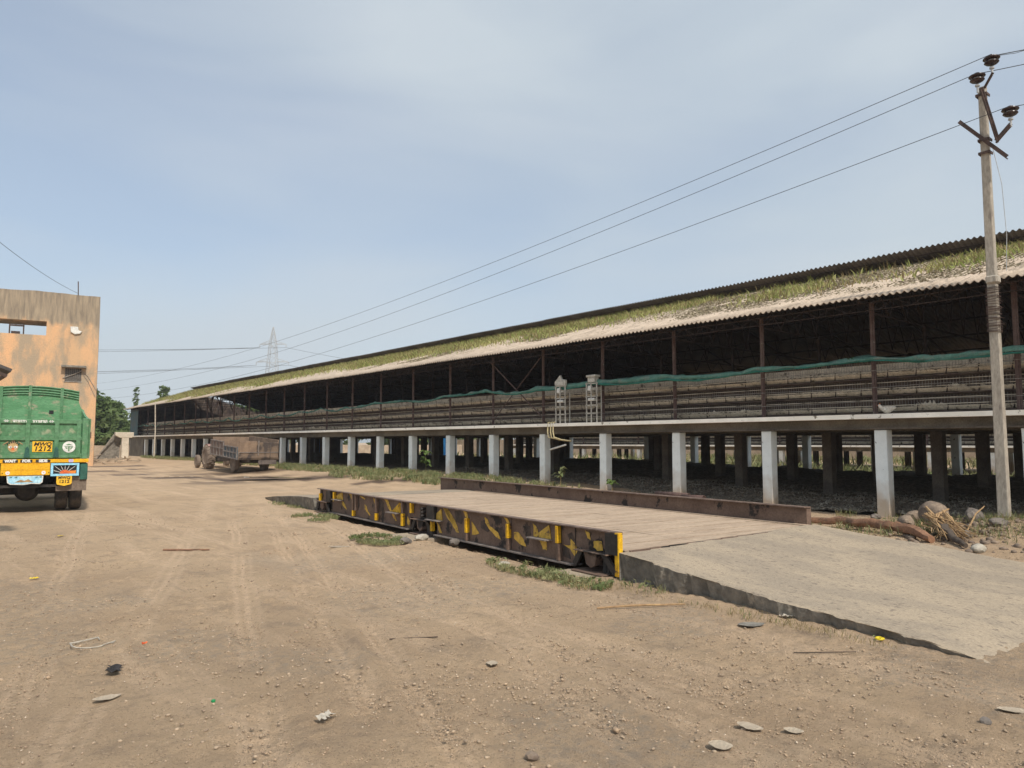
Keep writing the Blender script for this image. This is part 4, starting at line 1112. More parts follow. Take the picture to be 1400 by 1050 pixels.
for i, (tx, tz) in enumerate(tips):
    a = Vector((107.2, 274.3, 0)) + rot @ Vector((tx, 0, tz))
    for k, dx in enumerate((0, 4)):
        b = Vector((-95 + dx * 4, 330 - dx * 3, [33, 31][k] - (0 if i < 2 else 10)))
        if k == 1 and i % 2: continue
        seg_wire(a, b, 3.2, .05, 'high voltage conductor from the %s arm of the pylon towards the left%s' % (txt[i], ', nearer strand' if k else ''), 30, group='conductors of the far pylon')
for i in (1, 3):
    tx, tz = tips[i]
    a = Vector((107.2, 274.3, 0)) + rot @ Vector((tx, 0, tz))
    seg_wire(a, (290, 190, tz - 1), 9, .05, 'high voltage conductor from the %s arm of the pylon towards the right' % txt[i], 24, group='conductors of the far pylon')
# ---------------------------------------------------------------- lorry
TA = R(7.2)
TO = Vector((2.55, 20.55, 0))
truck = empty('tipper_truck', TO, -TA, 'green tipper lorry with yellow rear beam parked with its back to the yard', 'truck')
def txt_mesh(s, size, fn, mt, parent, name, depth=.003, sx=1.0, shear=0.0, bold=0.0):
    cu = bpy.data.curves.new('t', 'FONT'); cu.body = s; cu.size = size; cu.align_x = 'CENTER'; cu.align_y = 'CENTER'; cu.extrude = depth; cu.shear = shear; cu.offset = bold
    ob = bpy.data.objects.new('t', cu); COL.objects.link(ob)
    dg = bpy.context.evaluated_depsgraph_get(); me = bpy.data.meshes.new_from_object(ob.evaluated_get(dg))
    bpy.data.objects.remove(ob)
    for v in me.vertices: v.co = Vector(fn(v.co.x * sx, v.co.y, v.co.z))
    me.name = name; me.materials.clear()
    return link(name, me, mt, parent)
def disc(name, cx, cz, r, y, mt, parent, n=28, sy=1.0, th=.006):
    mb = MB(); mb.prism([(cx + r * math.cos(2*math.pi*i/n), cz + r * sy * math.sin(2*math.pi*i/n)) for i in range(n)], lambda a, b, t: (a, t, b), y, y + th)
    return mb.build(name, mt, parent)
def poly(name, pts, y, mt, parent, th=.005):
    mb = MB(); mb.prism(pts, lambda a, b, t: (a, t, b), y, y + th); return mb.build(name, mt, parent)
HW = 1.24; TC = -.31; XL = -1.55; XR = .93
# tailgate: sheet, frame rails, posts
mb = MB(); mb.box(XL+.16, XR-.16, .03, .045, 1.28, 2.2)
tg = mb.build('tailgate', M['truck_green'], truck)
mb = MB()
mb.box(XL+.14, XR-.14, -.012, .03, 2.10, 2.20); mb.box(XL+.14, XR-.14, -.012, .03, 1.285, 1.35); mb.box(XL+.14, XR-.14, -.01, .03, 1.70, 1.79)
for x in (-1.34, -.88, -.31, .27, .72): mb.box(x - .045, x + .045, -.018, .03, 1.29, 2.19)
mb.build('tailgate_frame', M['truck_green'], tg, bevel=.006)
for x in (-.88, -.31, .27):
    mb = MB(); mb.prism([(x-.06,1.30),(x+.06,1.30),(x+.045,1.50),(x+.01,1.56),(x-.03,1.52)], lambda a,b,t:(a,t,b), -.05, -.02); mb.build('hinge_strap', M['dull_green'], tg)
for s in (-1, 1):
    mb = MB(); x = TC + s * (HW - .07); mb.box(x - .065, x + .065, -.02, .10, 1.26, 2.235); mb.box(*sorted((x + s*.068, x + s*.10)), .0, .10, 1.27, 2.22)
    mb.build('corner_post', M['truck_green'], truck, bevel=.01)
    mb = MB(); mb.box(*sorted((x + s*.10, x + s*.125)), -.02, .02, 1.75, 1.9); mb.build('latch', M['steel_rust'], truck)
# load box
mb = MB(); mb.box(XL+.02, XR-.02, .11, 4.3, 1.26, 1.34); mb.build('box_floor', M['truck_green_in'], truck)
for s in (-1, 1):
    x0 = TC + s * (HW - .02); x1 = TC + s * (HW + .03)
    prof = [(.11,1.34),(4.3,1.34),(4.3,2.60),(3.9,2.54),(3.3,2.46),(2.3,2.36),(1.2,2.28),(.5,2.24),(.11,2.22)]
    mb = MB(); mb.prism(prof, lambda a, b, t: (t, a, b), min(x0, x1), max(x0, x1)); mb.build('box_side', M['truck_green_in'], truck)
    mb = MB()
    for y in (1.0, 1.8, 2.6, 3.4): mb.box(*sorted((TC + s*(HW+.031), TC + s*(HW+.08))), y - .04, y + .04, 1.3, 2.25)
    mb.build('side_rib', M['truck_green'], truck)
# headboard with gently bowed top and rolled rails
zt = lambda x: 3.24 - .11 * (abs(x + .31) / 1.1) ** 2
mb = MB(); N_ = 14; xs_ = [XL + .10 + (2 * HW - .20) * i / N_ for i in range(N_ + 1)]
for a, b in zip(xs_[:-1], xs_[1:]):
    mb.add([(a, 4.30, 1.34), (b, 4.30, 1.34), (b, 4.30, zt(b)), (a, 4.30, zt(a)), (a, 4.34, 1.34), (b, 4.34, 1.34), (b, 4.34, zt(b)), (a, 4.34, zt(a))], [(0,1,2,3),(7,6,5,4),(3,2,6,7)])
for s in (-1, 1):
    a_ = HW - .10
    mb.prism([(TC + s*a_, 1.34), (TC + s*(HW+.02), 1.34), (TC + s*(HW+.02), 2.60), (TC + s*(HW-.03), 2.64), (TC + s*a_, 2.80)], lambda a, b, t: (a, t, b), 4.301, 4.339)
hb = mb.build('headboard', M['truck_green_in'], truck)
mb = MB()
for dz in (.0, -.075, -.15, -.215): mb.tube([(x, 4.285, zt(x) + dz) for x in xs_], .022, 6)
mb.build('headboard_rail', M['truck_green'], hb)
for x in (-1.05, -.37, .40):
    mb = MB(); mb.box(x - .04, x + .04, 4.22, 4.30, 1.35, zt(x) + .03); mb.build('headboard_post', M['truck_green'], hb)
mb = MB(); mb.box(.10, .21, 4.288, 4.2985, 2.47, 2.57); mb.build('opening', M['black'], hb)
# lettering and emblems
T_ = lambda cx, cz, y=-.016: (lambda a, b, c: (cx + a, y - c, cz + b))
pl = poly('number_plate', [(-.21,1.43),(.19,1.43),(.19,1.68),(-.21,1.68)], .018, M['plate_yellow'], tg)
txt_mesh('MWQ', .115, T_(-.01, 1.61, .014), M['black'], pl, 'lettering', sx=1.15, shear=.25, bold=.003)
txt_mesh('1212', .15, T_(-.01, 1.50, .014), M['black'], pl, 'lettering', sx=1.15, shear=.15, bold=.003)
em = disc('round_emblem', .53, 1.545, .135, .018, M['white_paint'], tg)
poly('emblem_mark', [(.44,1.565),(.62,1.565),(.62,1.552),(.44,1.552)], .013, M['truck_green'], em); poly('emblem_mark', [(.515,1.55),(.545,1.55),(.545,1.44),(.515,1.44)], .013, M['truck_green'], em)
poly('emblem_mark', [(.47,1.60),(.53,1.622),(.59,1.60),(.58,1.592),(.48,1.592)], .013, M['truck_green'], em); poly('emblem_mark', [(.445,1.535),(.50,1.535),(.50,1.48)], .013, M['truck_green'], em); poly('emblem_mark', [(.615,1.535),(.56,1.535),(.56,1.48)], .013, M['truck_green'], em)
fc = disc('painted_face', -.585, 1.55, .10, .02, M['face_tan'], tg, 24, 1.25)
for dx in (-.055, .055):
    e_ = disc('painted_eye', -.585 + dx, 1.545, .036, .015, M['white_paint'], fc, 16, .75); disc('painted_pupil', -.585 + dx * .8, 1.545, .013, .01, M['black'], e_, 10)
poly('painted_nose', [(-.60,1.53),(-.57,1.53),(-.555,1.47),(-.615,1.47)], .015, M['red_paint'], fc)
disc('painted_topknot', -.585, 1.70, .035, .018, M['straw'], tg, 12, .8)
for i in range(7):
    t = -1 + i / 3; x = -.585 + t * .1
    poly('painted_hair', [(x - .012, 1.64 - .05*t*t), (x + .012, 1.64 - .05*t*t), (x + .02*t + .01, 1.69 - .05*abs(t)), (x + .02*t - .01, 1.69 - .05*abs(t))], .014, M['chassis'], fc, .004)
for s in (-1, 1): poly('painted_plume', [(-.585 + s*.09, 1.66), (-.585 + s*.18, 1.60), (-.585 + s*.19, 1.615), (-.585 + s*.10, 1.68)], .02, M['straw'], tg)
# worn white brush lettering along the top rail, unreadable strokes between two flowers
rn = random.Random(12)
mb = MB()
def glyph(x, w_):
    zt_ = 2.175; mb.prism([(x, zt_), (x + w_, zt_), (x + w_, zt_ - .012), (x, zt_ - .012)], lambda a, b, t: (a, t, b), -.016, -.0135)
    for k in range(2):
        xx = x + w_ * (.3 + .45 * k); mb.prism([(xx, zt_ - .014), (xx + .012, zt_ - .014), (xx + .012 + rn.uniform(-.015,.015), zt_ - .055), (xx + rn.uniform(-.015,.015), zt_ - .055)], lambda a, b, t: (a, t, b), -.016, -.0135)
    xx = x + w_ * .3; mb.prism([(xx, zt_ - .03), (xx + w_*.4, zt_ - .04), (xx + w_*.4, zt_ - .05), (xx, zt_ - .045)], lambda a, b, t: (a, t, b), -.0185, -.0165)
x = -.62
while x < -.36: glyph(x, .045); x += .05
x = -.23
while x < .05: glyph(x, .045); x += .05
for cx in (-.74, .15):
    for i in range(6): 
        a = i * math.pi / 3; mb.prism([(cx, 2.15), (cx + .05*math.cos(a-.3), 2.15 + .028*math.sin(a-.3)), (cx + .055*math.cos(a+.3), 2.15 + .028*math.sin(a+.3))], lambda p, q, t: (p, t, q), -.016 - .0005*i, -.0135)
mb.build('brush_lettering', M['white_paint'], tg)
# yellow sill and bumper beam
mb = MB(); mb.box(XL-.02, XR+.02, -.04, .12, 1.175, 1.258); sl = mb.build('rear_sill', M['truck_yellow'], truck, bevel=.006)
for s_, x, w_ in (('WAIT', -.62, 1.0), ('FOR', -.31, 1.0), ('SIDE', .02, 1.0)):
    mb = MB(); hw = .028 * len(s_) + .035; mb.box(x - hw, x + hw, -.044, -.041, 1.186, 1.25); mb.build('lettering_backing', M['chassis'], sl)  # dark painted block behind each word
    txt_mesh(s_, .085, T_(x, 1.219, -.047), M['white_paint'], sl, 'lettering', sx=w_, bold=.006)
mb = MB(); mb.prism([(.55,1.178),(.62,1.178),(.64,1.22),(.62,1.255),(.55,1.255),(.53,1.22)], lambda a,b,t:(a,t,b), -.046, -.041); mb.build('painted_star', mat('lilac', (.5,.42,.6), None), sl)
mb = MB(); mb.box(-.80, .17, -.03, .04, .885, 1.172); bp = mb.build('rear_beam', M['truck_yellow'], truck, bevel=.008)
for cx in (-.66, .04):
    f = disc('painted_flower', cx, .945, .045, -.036, M['white_paint'], bp, 10); disc('flower_heart', cx, .945, .012, -.04, mat('pink', (.7,.3,.35), None), f, 8)
for cx in (-.79+.03, .145): disc('bolt', cx, .945, .012, -.04, M['black'], bp, 8)
mb = MB(); mb.box(-.78, .15, -.0335, -.031, 1.01, 1.018); mb.build('pressed_line', mat('ochre', (.5,.27,.01), None), bp)
# framed sunburst panels (lamp boxes)
for sgn, cx in ((1, .47), (-1, -1.11)):
    mb = MB(); x0, x1, z0, z1 = cx - .29, cx + .29, .86, 1.16
    for a in ((x0, x1, z0, z0+.05), (x0, x1, z1-.045, z1), (x0, x0+.05, z0+.052, z1-.047), (x1-.05, x1, z0+.052, z1-.047)): mb.box(a[0], a[1], -.06, .0, a[2], a[3])
    lf = mb.build('lamp_panel', M['blue_border'], truck)
    mb = MB(); mb.box(x0 + .05, x1 - .05, -.02, -.005, z0 + .05, z1 - .045); mb.build('panel_back', M['black'], lf)
    mb = MB()
    for an in (18, 40, 65, 90, 115, 140, 162):
        a = R(an); ca, sa = math.cos(a), math.sin(a); L_ = min(.23 / max(abs(ca), 1e-3), .195 / max(sa, 1e-3))
        mb.bar((cx + .05*ca, -.03, z0 + .055 + .05*sa), (cx + L_*ca, -.03, z0 + .055 + L_*sa), .009)
    mb.build('sun_ray', M['white_paint'], lf)
    poly('rising_sun', [(cx-.11,z0+.055),(cx+.11,z0+.055),(cx+.09,z0+.11),(cx,z0+.145),(cx-.09,z0+.11)], -.045, M['red_paint'], lf)
    poly('lamp_lens', [(cx+.11,z0+.055),(cx+.225,z0+.055),(cx+.225,z0+.125),(cx+.09,z0+.12)], -.044, mat('lens_orange', (.75,.22,.04), None, .3), lf)
# painted hanging board, small second plate
hbk = poly('painted_board', [(-.68,.875),(.04,.875),(.03,.72),(-.02,.68),(-.2,.69),(-.34,.665),(-.60,.68),(-.66,.72)], -.01, M['white_paint'], truck)
poly('painted_sky', [(-.66,.865),(.02,.865),(.01,.73),(-.04,.70),(-.2,.71),(-.34,.685),(-.58,.70),(-.64,.73)], -.016, M['sky_paint'], hbk)
poly('painted_hill', [(-.52,.73),(-.40,.79),(-.33,.76),(-.26,.80),(-.15,.73)], -.0215, M['straw'], hbk)
for x in (-.6, -.5, -.1, -.02): poly('painted_leaf', [(x-.03,.845),(x+.03,.86),(x+.02,.83)], -.0215, M['dull_green'], hbk)
pl2 = poly('number_plate', [(.305,.855),(.62,.855),(.62,.70),(.60,.66),(.46,.625),(.32,.66),(.305,.70)], -.07, M['plate_yellow'], truck)
txt_mesh('MWQ', .085, T_(.462, .815, -.074), M['black'], pl2, 'lettering', sx=1.1, bold=.002)
txt_mesh('1212', .10, T_(.462, .725, -.074), M['black'], pl2, 'lettering', sx=1.1, bold=.002)
# chassis and added dark box, axle, wheels, mudguard
mb = MB()
for x in (-.75, .13): mb.box(x - .04, x + .04, .1, 6.3, .80, 1.0)
mb.box(-1.4, .8, .15, .2, .92, 1.1); mb.box(-1.5, .9, .12, .18, 1.1, 1.17)
mb.box(-.70, .08, 1.4, 1.5, .82, .98)
mb.box(-1.4, .75, 1.7, 2.9, .35, .95)  # dark box added to block daylight showing under the lorry
mb.box(-1.0, .5, .06, .12, .60, .66); mb.box(-.9, -.86, .06, .12, .6, .9); mb.box(.3, .34, .06, .12, .6, .9)
mb.build('chassis', M['chassis'], truck)
mb = MB(); mb.tube([(-1.45, .95, .5), (.8, .95, .5)], .09, 12)
mb.lathe([(.02,-.22),(.18,-.19),(.26,0),(.18,.19),(.02,.22)], 24, Matrix.Translation((-.29, .80, .50)) @ Matrix.Rotation(R(90), 4, 'X'))
mb.build('rear_axle', M['chassis'], truck, True)
mb = MB()
for x in (-.80, .18):
    for k in range(5): mb.box(x - .04, x + .04, .35 + .08*k, 1.55 - .08*k, .62 - .022*k, .64 - .022*k)
mb.build('leaf_spring', M['chassis'], truck)
def wheel(parent, x, y, z, r, w, mt, rim, lugs=0, axis='X', name='wheel'):
    e = empty(name, (x, y, z)); e.parent = parent
    Rm = Matrix.Rotation(R(90), 4, 'Y')
    mb = MB(); h = w / 2
    mb.lathe([(r*.56,-h*.8),(r*.62,-h),(r*.86,-h*1.02),(r*.96,-h*.86),(r,-h*.6),(r*1.005,0),(r,h*.6),(r*.96,h*.86),(r*.86,h*1.02),(r*.62,h),(r*.56,h*.8)], 40, Rm)
    if lugs:
        for i in range(lugs):
            for s in (-1, 1):
                a = 2*math.pi*(i + (.5 if s > 0 else 0))/lugs; a2 = a + .17
                p = lambda an, hh, rr: Vector((hh, rr*math.cos(an), rr*math.sin(an)))
                mb.bar(p(a, 0, r*1.01), p(a2, s*h*.98, r*.97), r*.07, r*.10, up=p(a, 0, 1))
    mb.build('tyre', mt, e, True)
    mb = MB(); mb.lathe([(r*.57,-h*.75),(r*.50,-h*.72),(r*.44,-h*.2),(r*.18,-h*.12),(r*.15,-h*.5),(r*.02,-h*.52),(r*.02,h*.5),(r*.15,h*.5),(r*.18,h*.12),(r*.44,h*.2),(r*.50,h*.72),(r*.57,h*.75)], 28, Rm)
    mb.build('rim', rim, e, True)
    return e
gt = GZ(2.6, 21.4)
for x in (.43, .73, -1.05, -1.35): wheel(truck, x, .95, .485 + gt, .48, .265, M['rubber'], M['chassis'])
for x in (-1.33, .71): wheel(truck, x, 5.3, .485 + gt, .48, .26, M['rubber'], M['chassis'])
mb = MB(); mb.box(.56, .93, .05, .07, .50, .84); mb.box(.30, .56, .05, .07, .5, .62); mb.build('mud_flap', M['rubber_dusty'], truck)
mb = MB(); mb.box(.78, .94, .0, .6, .76, 1.15); mb.build('side_box', M['dull_green'], truck, bevel=.01)
mb = MB(); mb.box(-1.57, -1.41, .0, .6, .76, 1.15); mb.build('side_box', M['dull_green'], truck, bevel=.01)
# cab
mb = MB(); mb.prism([(4.5,1.0),(6.3,1.0),(6.35,1.75),(6.1,2.56),(4.5,2.60)], lambda a, b, t: (t, a, b), TC - 1.12, TC + 1.12)
cab = mb.build('cab', M['truck_green'], truck, bevel=.05)
for s in (-1, 1):
    mb = MB(); mb.prism([(4.95,1.8),(6.15,1.8),(5.98,2.5),(4.95,2.5)], lambda a, b, t: (t, a, b), *sorted((TC + s*1.121, TC + s*1.135))); mb.build('side_window', M['glass_dark'], cab)
mb = MB(); mb.box(-1.4, .8, 6.29, 6.40, .55, .95); mb.build('front_bumper', M['truck_green'], truck)
mb = MB(); mb.add([(-1.25,6.36,1.82),(.63,6.36,1.82),(.58,6.155,2.52),(-1.2,6.155,2.52)], [(0,1,2,3)]); mb.build('windscreen', M['glass_dark'], cab)

# ---------------------------------------------------------------- trailer and tractor
tz = GZ(13.4, 37.2)
trl = empty('farm_trailer', (13.5, 36.0, tz), 0, 'brown tipping farm trailer with wooden boards hitched behind the tractor', 'trailer')
bed = MB(); TL = R(3.2)
Tm = Matrix.Translation((0, 0, .60)) @ Matrix.Rotation(TL, 4, 'X')
def tb(x0, x1, y0, y1, z0, z1, name, mt, par=trl, bv=.008):
    mb = MB(); mb.box(x0, x1, y0, y1, z0, z1, 0, Tm); return mb.build(name, mt, par, bevel=bv)
tb(-1, 1, 0, 4.1, 0, .12, 'bed_floor', M['trailer_wood'])
tb(-.98, .98, .0, .05, -.0, .36, 'rear_board', M['trailer_wood'])
rb = tb(-.98, -.12, -.01, .035, .37, .92, 'rear_gate', M['trailer_wood_lit'])
rb2 = tb(-.11, .98, -.01, .035, .37, .86, 'rear_gate', M['trailer_wood'])
tb(-.06, -.01, -.03, -.011, .2, .94, 'gate_post', M['frame_worn']); tb(-1.0, .98, -.03, -.011, .35, .38, 'gate_bar', M['frame_worn']); tb(.55, .58, -.03, -.011, .1, .86, 'gate_post', M['trailer_dark'])
tb(.96, 1.0, .05, 4.1, .13, .98, 'side_wall', M['trailer_wood_lit'])
tb(-.95, .95, 4.06, 4.1, .13, .92, 'front_wall', M['trailer_wood_lit'])
for y0, y1, zt_, mt in ((.1, 2.0, .62, 'trailer_blue'), (2.05, 4.08, .80, 'wood_plank')):
    pn = tb(-1.03, -.99, y0, y1, .0, zt_, 'side_panel', M[mt])
    mb = MB()
    for z in (.02, zt_ * .5, zt_ - .05): mb.box(-1.07, -1.035, y0, y1, z, z + .05, 0, Tm)
    for k in range(5):
        y = y0 + (y1 - y0 - .05) * k / 4; mb.box(-1.065, -1.033, y, y + .05, .0, zt_, 0, Tm)
    mb.build('panel_frame', M['frame_worn'], pn)
mb = MB(); mb.box(-.5, -.4, .1, 4.6, .50, .64); mb.box(.4, .5, .1, 4.6, .50, .64); mb.box(-.8, .8, 1.1, 1.25, .42, .52); mb.bar((0, 4.4, .55), (0, 5.6, .5), .1); mb.box(-.5,.5,4.0,4.1,.5,.64)
mb.box(.0, .9, .02, .08, .38, .62); mb.build('trailer_chassis', M['trailer_dark'], trl)
for x in (-.74, .74): wheel(trl, x, 1.2, .42, .42, .24, M['rubber_dusty'], M['frame_worn'])
tt = GZ(13.2, 43)
tr = empty('farm_tractor', (13.72, 42.0, tt), R(-1), 'dusty faded red farm tractor half hidden behind its brown trailer', 'tractor')
for s in (-1, 1):
    wheel(tr, s * .74, 0, .64, .64, .42, M['rubber_dusty'], M['frame_worn'], 16)
    wheel(tr, s * .80, 1.85, .36, .36, .20, M['rubber_dusty'], M['frame_worn'])
    mb = MB()
    pts = [(.70*math.cos(a), .64 + .70*math.sin(a)) for a in np.linspace(R(35), R(125), 9)]; inn = [(.67*math.cos(a), .64 + .67*math.sin(a)) for a in np.linspace(R(125), R(35), 9)]
    mb.prism(pts + inn, lambda a, b, t: (t, a, b), *sorted((s*.50, s*.88))); mb.build('mudguard', M['tractor_red'], tr)
mb = MB(); mb.box(-.22, .22, .35, 2.3, .75, 1.2); mb.box(-.2, .2, 1.9, 2.32, .7, 1.18); mb.build('bonnet', M['tractor_red'], tr, bevel=.06)
mb = MB(); mb.box(-.2, .2, -.25, 2.0, .45, .76); mb.tube([(-.6, 0, .66), (.6, 0, .66)], .12, 10); mb.tube([(-.6, 1.85, .36), (.6, 1.85, .36)], .05, 8); mb.box(-.06,.06,-.6,-.25,.4,.5); mb.build('engine_block', M['chassis'], tr)
mb = MB(); mb.box(-.25, .25, -.3, .15, .98, 1.05); mb.box(-.25, .25, -.35, -.28, 1.05, 1.35); mb.build('seat', M['rubber'], tr, bevel=.03)
mb = MB(); ring = [(.19*math.cos(2*math.pi*i/16), .45 + .10*math.sin(2*math.pi*i/16), 1.42 + .16*math.sin(2*math.pi*i/16)) for i in range(17)]; mb.tube(ring, .015, 6); mb.tube([(0,.45,1.42),(0,.7,1.15)], .02, 6); mb.build('steering_wheel', M['black'], tr)
mb = MB(); mb.tube([(.12, 1.3, 1.2), (.12, 1.3, 1.75)], .03, 8); mb.build('exhaust_pipe', M['steel_rust'], tr)
# ---------------------------------------------------------------- orange plaster building
BA = R(-10.1)                # facade direction
BO = Vector((9.52, 54.12, 0))
bld = empty('plaster_building', BO, BA, 'weathered orange plaster building with grey stained parapet at the left edge', 'building')
M['orange_wall'] = mat('orange_wall', (.66,.36,.17), (.56,.32,.165), .92, .5, .15, 12, c3=(.37,.28,.185), s3=.42, t3=(.50,.66))
def facade_mat():
    m = mat('orange_facade', (.67,.395,.21), (.56,.365,.21), .92, .5, .2, 12, c3=(.36,.285,.20), s3=.75, t3=(.41,.60), stretch=(1.2, 1, .5))
    t = m.node_tree; N = t.nodes; L = t.links; p = N['Principled BSDF']
    src = p.inputs['Base Color'].links[0].from_socket
    co = N.new('ShaderNodeTexCoord'); sp = N.new('ShaderNodeSeparateXYZ'); L.new(co.outputs['Object'], sp.inputs[0])
    def nz(scale, stretch, det=7):
        mp_ = N.new('ShaderNodeMapping'); mp_.inputs['Scale'].default_value = stretch; L.new(co.outputs['Object'], mp_.inputs['Vector'])
        n = N.new('ShaderNodeTexNoise'); n.inputs['Scale'].default_value = scale; n.inputs['Detail'].default_value = det; n.inputs['Roughness'].default_value = .65
        L.new(mp_.outputs['Vector'], n.inputs['Vector']); return n.outputs['Fac']
    a = N.new('ShaderNodeMath'); a.operation = 'MULTIPLY_ADD'; a.inputs[1].default_value = 2.2; L.new(nz(.8, (2.5, 1, .5)), a.inputs[0]); L.new(sp.outputs['Z'], a.inputs[2])
    r = N.new('ShaderNodeMapRange'); r.inputs['From Min'].default_value = 10.15; r.inputs['From Max'].default_value = 10.65; r.interpolation_type = 'SMOOTHSTEP'; L.new(a.outputs[0], r.inputs['Value'])
    g = N.new('ShaderNodeMix'); g.data_type = 'RGBA'; g.inputs['A'].default_value = (.36,.29,.205,1); g.inputs['B'].default_value = (.20,.165,.125,1)
    r2 = N.new('ShaderNodeMapRange'); r2.inputs['From Min'].default_value = .36; r2.inputs['From Max'].default_value = .64; L.new(nz(2.2, (3, 1, .35)), r2.inputs['Value']); L.new(r2.outputs[0], g.inputs['Factor'])
    x = N.new('ShaderNodeMix'); x.data_type = 'RGBA'; L.new(r.outputs['Result'], x.inputs['Factor']); L.new(src, x.inputs['A']); L.new(g.outputs['Result'], x.inputs['B'])
    L.new(x.outputs['Result'], p.inputs['Base Color']); return m
M['facade'] = facade_mat()
Wd = -14.0      # left end, x local is negative to the left of the corner
mb = MB()
mb.box(Wd, 0, 0, .45, 0, 8.42)
mb.box(-2.91, 0, 0, .45, 8.42, 9.32)
mb.box(Wd, -8.5, 0, .45, 8.42, 9.32)
xs_ = np.linspace(Wd, 0, 60)
mb.box(-9, -2.4, .451, 2.4, 9.32, 9.62)
mb.box(-2.91, -2.45, .452, 1.6, 8.42, 9.319)
top = [(float(x), 11.20 + .05 * float(fbm(x * .8, 0, 3, 4)) + .03 * float(fbm(x * 6, 0, 2, 5))) for x in xs_]
mb.prism([(Wd, 9.32), (0, 9.32)] + top[::-1], lambda a, b, t: (a, t, b), 0, .45)
bw = mb.build('front_wall', M['facade'], bld)
mb = MB(); mb.box(-.3, 0, .45, 9, 0, 11.1); mb.box(Wd, Wd + .3, .45, 9, 0, 8.4); mb.box(Wd, 0, 9, 9.3, 0, 8.4); mb.build('side_wall', M['orange_wall'], bld)
mb = MB(); mb.box(Wd + .3, -.3, .45, 9, 7.2, 7.4); mb.build('flat_roof', M['concrete'], bld)
mb = MB(); mb.box(-2.0, -.62, -.42, .0, 6.42, 6.56); mb.build('window_canopy', M['concrete_side'], bld, bevel=.02)
wn = MB(); wn.box(-1.80, -.87, -.004, .0, 5.55, 6.40); wf = wn.build('window', M['mesh_window'], bld)
mb = MB()
for k in range(9): mb.box(-1.78 + k * .11, -1.765 + k * .11, -.03, -.005, 5.56, 6.39)
mb.box(-1.84, -.83, -.04, -.003, 5.50, 5.55); mb.build('window_bars', M['wire_light'], wf)
mb = MB(); mb.prism([(-1.62, 9.08), (-1.18, 9.08), (-1.15, 8.85), (-.95, 8.8), (-1.05, 8.64), (-1.35, 8.58), (-1.58, 8.72)], lambda a, b, t: (a, t, b), -.12, -.002); mb.build('white_box', M['white_weather'], bld, bevel=.03)
mb = MB(); mb.tube([(-1.26, .2, 11.1), (-1.30, .2, 12.1)], .035, 6); mb.build('roof_rod', M['iron'], bld)
mb = MB(); mb.tube([(-.9, -.03, 6.3), (-.5, -.04, 5.9), (-.1, -.05, 5.2), (-.02, -.05, 5.05)], .015, 5); mb.tube([(-.9, -.03, 6.2), (-.5, -.04, 5.6), (-.05, -.05, 4.6)], .012, 5); mb.tube([(-1.9, -.05, 5.75), (-1.3,-.06, 6.0), (-.87, -.05, 6.25)], .03, 5); mb.build('loose_cable', M['wire_light'], bld)
mb = MB()
for x in (-5.3, -4.5): mb.bar((x, 5, 7.4), (x, 5, 10.4), .08)
mb.bar((-5.3, 5, 9.6), (-4.5, 5, 9.6), .1); mb.box(-5.2, -4.7, 4.9, 5.1, 9.0, 9.2); mb.bar((-4.95, 5, 9.6), (-4.95, 5, 10.3), .06)
mb.build('roof_frame', M['iron'], bld)
mb = MB(); mb.tube([(-4.0, 4, 8.75), (-3.5, 4.2, 8.55)], .12, 8); mb.build('roof_lamp', M['black'], bld)
# electric wire from the roof top going up to the left
seg_wire(BO + Vector((-1.25, .3, 11.3)), (-1.5, 24, 9.9), .5, .011, 'thin wire rising from the roof of the orange building to the left', name='service_wire', group=None)

# little awning corner at the left edge
aw = empty('awning', (.2, 14.5, 0), 0, 'dark sloping awning corner poking in at the left edge above the lorry', 'awning')
mb = MB()
mb.add([(-1.6, 14.0, 3.9), (-1.6, 15.6, 3.9), (1.30, 15.5, 2.80), (1.30, 14.45, 2.80)], [(0,1,2,3)]); mb.v = [tuple(Vector(v) - Vector((.2, 14.5, 0))) for v in mb.v]
o = mb.build('awning_sheet', M['roof_dark'], aw); md = o.modifiers.new('t', 'SOLIDIFY'); md.thickness = .05
mb = MB((.2, 14.5, 0)); mb.bar((1.22, 14.5, 2.74), (1.22, 15.45, 2.74), .05); mb.bar((-1.5, 14.2, 3.8), (1.25, 14.5, 2.73), .05); mb.tube([(-1.2, 15, 0), (-1.2, 15, 3.68)], .05, 8); mb.build('awning_frame', M['iron'], aw)

# ---------------------------------------------------------------- far end: wall, T post, stay, bamboo
mb = MB((20, 88, 0)); n = 60
xs_ = np.linspace(-30, 60, n); top = [(float(x), 1.35 + .12 * float(fbm(x * .7, 0, 3, 8))) for x in xs_]
mb.prism([(-30, -.2), (60, -.2)] + top[::-1], lambda a, b, t: (a, 84 + t, b), 0, .3)
o = mb.build('boundary_wall', M['tan_wall'], None); o.location = (20, 88, 0); tag(o, 'low tan plastered boundary wall in front of the trees behind the shed', 'wall')
mb = MB((70, 40, 0)); mb.prism([(-20, -1), (95, -1), (95, 2.1), (-20, 2.0)], lambda a, b, t: (66 + t, a, b), 0, .3)
o = mb.build('boundary_wall', M['tan_wall'], None); o.location = (70, 40, 0); tag(o, 'sunlit tan wall seen far off between the columns under the shed', 'wall')
g0 = G(13.8, 66)
tp = empty('concrete_post', (13.85, 66.2, g0), 0, 'pale T shaped concrete post standing left of the far shed end', 'post')
mb = MB(); mb.box(-.26, .26, -.2, .2, -.1, 1.75); mb.build('shaft', M['white_col'], tp, bevel=.02)
mb = MB(); mb.prism([(-.75, 2.2), (.6, 2.2), (.6, 1.85), (.45, 1.752), (-.4, 1.752), (-.75, 1.95)], lambda a, b, t: (a, t, b), -.22, .22); mb.build('cap_beam', M['white_col'], tp, bevel=.02)
